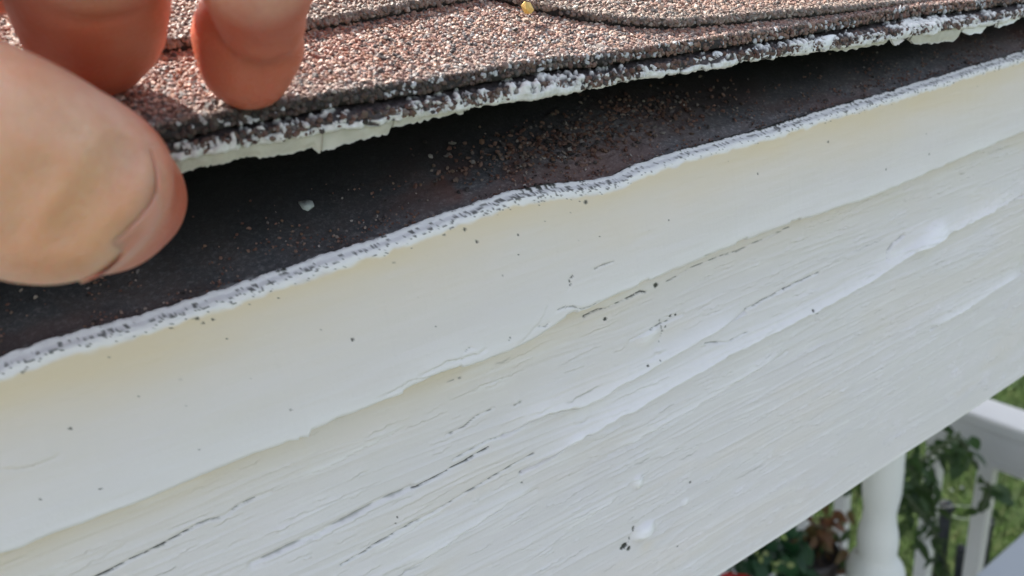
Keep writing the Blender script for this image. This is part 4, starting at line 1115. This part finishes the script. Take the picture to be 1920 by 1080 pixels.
# vine hanging down past the post and railing
dv = 1560.
vine = empty('climbing_vine', D_(1700, 880, dv), 'green vine with a curving leafy stem in front of the white balusters', 'vine')
vine_stems = [[(1600, 905), (1650, 898), (1690, 890), (1720, 870), (1770, 835), (1800, 815)], [(1655, 900), (1690, 920), (1720, 955), (1745, 985), (1765, 1030), (1785, 1090)], [(1640, 895), (1652, 925), (1660, 952)], [(1770, 835), (1800, 825), (1812, 842), (1800, 855)], [(1850, 905), (1858, 925), (1845, 945), (1840, 960)]]
for q in vine_stems:
    mb = MB(); mb.tube([D_(a, b, dv - 10 * i) for i, (a, b) in enumerate(q)], [5.5 - .6 * i for i in range(len(q))], 6); mb.build('stem', STEM, vine)
lm = [leaf_mesh('leaf', 62, 15, .5, LG), leaf_mesh('leaf', 46, 18, .8, LG), leaf_mesh('leaf', 34, 9, .3, LG)]
for q, cnt in zip(vine_stems, (80, 40, 12, 26, 14)):
    q = tr(q)
    for i in range(cnt):
        t = rng.uniform(0, 1) * (len(q) - 1); j = int(min(t, len(q) - 2)); c = q[j] + (q[j + 1] - q[j]) * (t - j)
        put_leaf(lm[rng.integers(3)], D_(c[0] + rng.normal(0, 9), c[1] + rng.normal(0, 8), dv + rng.uniform(-60, 60)), vine, .62)
for i in range(80):
    put_leaf(lm[rng.integers(3)], D_(rng.normal(1712, 22), rng.normal(925, 38), dv + rng.uniform(40, 160)), vine, .75)
for i in range(14):
    put_leaf(lm[rng.integers(3)], D_(rng.normal(1775, 18), rng.normal(842, 14), dv + rng.uniform(40, 160)), vine, .75)
fl = leaf_mesh('flower', 26, 11, .2, leaf_material('cream_petal', (.62, .63, .50), (.7, .7, .6)))
for (a, b) in ((1662, 889), (1671, 893), (1696, 888), (1690, 878), (1768, 848), (1785, 838), (1745, 858), (1778, 914), (1804, 912)):
    put_leaf(fl, D_(a, b, dv - 50), vine, .45, 'blossom')
# russet plant in a dark pot
pp = D_(1522, 1062, 1350.)
potp = empty('potted_plant', (pp[0], pp[1], FLZ + 0), 'russet-leaved plant in a dark pot left of the turned post', 'potted plant')
POT = simple('dark_pot', (.03, .022, .022), .45)
pot_top = pp[2] + 38
mb = MB(); mb.lathe((pp[0], pp[1], pot_top - 150), [(34, 0), (44, 120), (47, 150), (44, 150), (40, 138)], 28); mb.build('pot', POT, potp)
mb = MB(); mb.box((pp[0], pp[1], FLZ), (pp[0], pp[1], pot_top - 151), (1, 0, 0), (0, 1, 0), 50, 50, 4); mb.build('plant_stand', WHITE, potp)
lb = [leaf_mesh('leaf', 46, 11, .6, LB), leaf_mesh('leaf', 36, 13, .8, LB), leaf_mesh('leaf', 40, 9, .4, LG)]
for i in range(85):
    a, b = rng.normal(1548, 24), rng.normal(1000, 30)
    put_leaf(lb[rng.choice(3, p=(.4, .3, .3))], D_(a, b, 1340 + rng.uniform(-50, 60)), potp, .62)
for q in ([(1540, 1030), (1555, 985), (1572, 965)], [(1570, 1000), (1580, 1040), (1592, 1062), (1600, 1070)], [(1530, 1050), (1540, 1000), (1545, 975)]):
    mb = MB(); mb.tube([D_(a, b, 1335) for a, b in q], 2.2, 6); mb.build('stem', STEMB, potp)
    for a, b in q[1:]:
        for _ in range(3): put_leaf(lb[0], D_(a + rng.normal(0, 4), b + rng.normal(0, 5), 1330), potp, .5)
# geranium
gp_ = D_(1440, 1120, 1250.)
ger = empty('geranium', (gp_[0], gp_[1], FLZ), 'leafy green bush with a red flower at the lower edge of the fascia', 'plant')
mb = MB(); mb.lathe((gp_[0], gp_[1], FLZ), [(90, 0), (120, 200), (128, 230), (120, 230), (110, 215)], 28); mb.build('pot', POT, ger)
hh = gp_[2] - FLZ
for k in range(7):
    a = rng.uniform(0, 6.28); mb = MB(); mb.tube([(gp_[0] + 30 * math.cos(a), gp_[1] + 30 * math.sin(a), FLZ + 200), (gp_[0] + 50 * math.cos(a), gp_[1] + 50 * math.sin(a), FLZ + hh * .6), (gp_[0] + 40 * math.cos(a + .4), gp_[1] + 40 * math.sin(a + .4), FLZ + hh - 10)], 5, 6); mb.build('stem', STEM, ger)
lg_ = [leaf_mesh('leaf', 48, 22, .5, LD), leaf_mesh('leaf', 36, 17, .7, LD), leaf_mesh('leaf', 30, 12, .2, LD)]
for i in range(190):
    put_leaf(lg_[rng.integers(3)], D_(rng.uniform(1370, 1515), rng.uniform(985, 1130), 1250 + rng.uniform(-70, 90)), ger, .62)
ly = leaf_mesh('bud', 14, 5, .2, LY)
for (a, b) in ((1433, 1033), (1438, 1040), (1460, 1052), (1470, 1056), (1427, 1042), (1490, 1060)):
    put_leaf(ly, D_(a, b, 1170), ger, .9, 'bud')
rd = leaf_mesh('petal', 32, 12, .4, LR)
for i in range(12):
    put_leaf(rd, D_(1372 + rng.uniform(-16, 18), 1077 + rng.uniform(-4, 16) - 0.0, 1165 + rng.uniform(-10, 10)), ger, .8, 'petal', (rng.uniform(-.3, .3), rng.uniform(-.2, .3), rng.uniform(0, 6.28)))
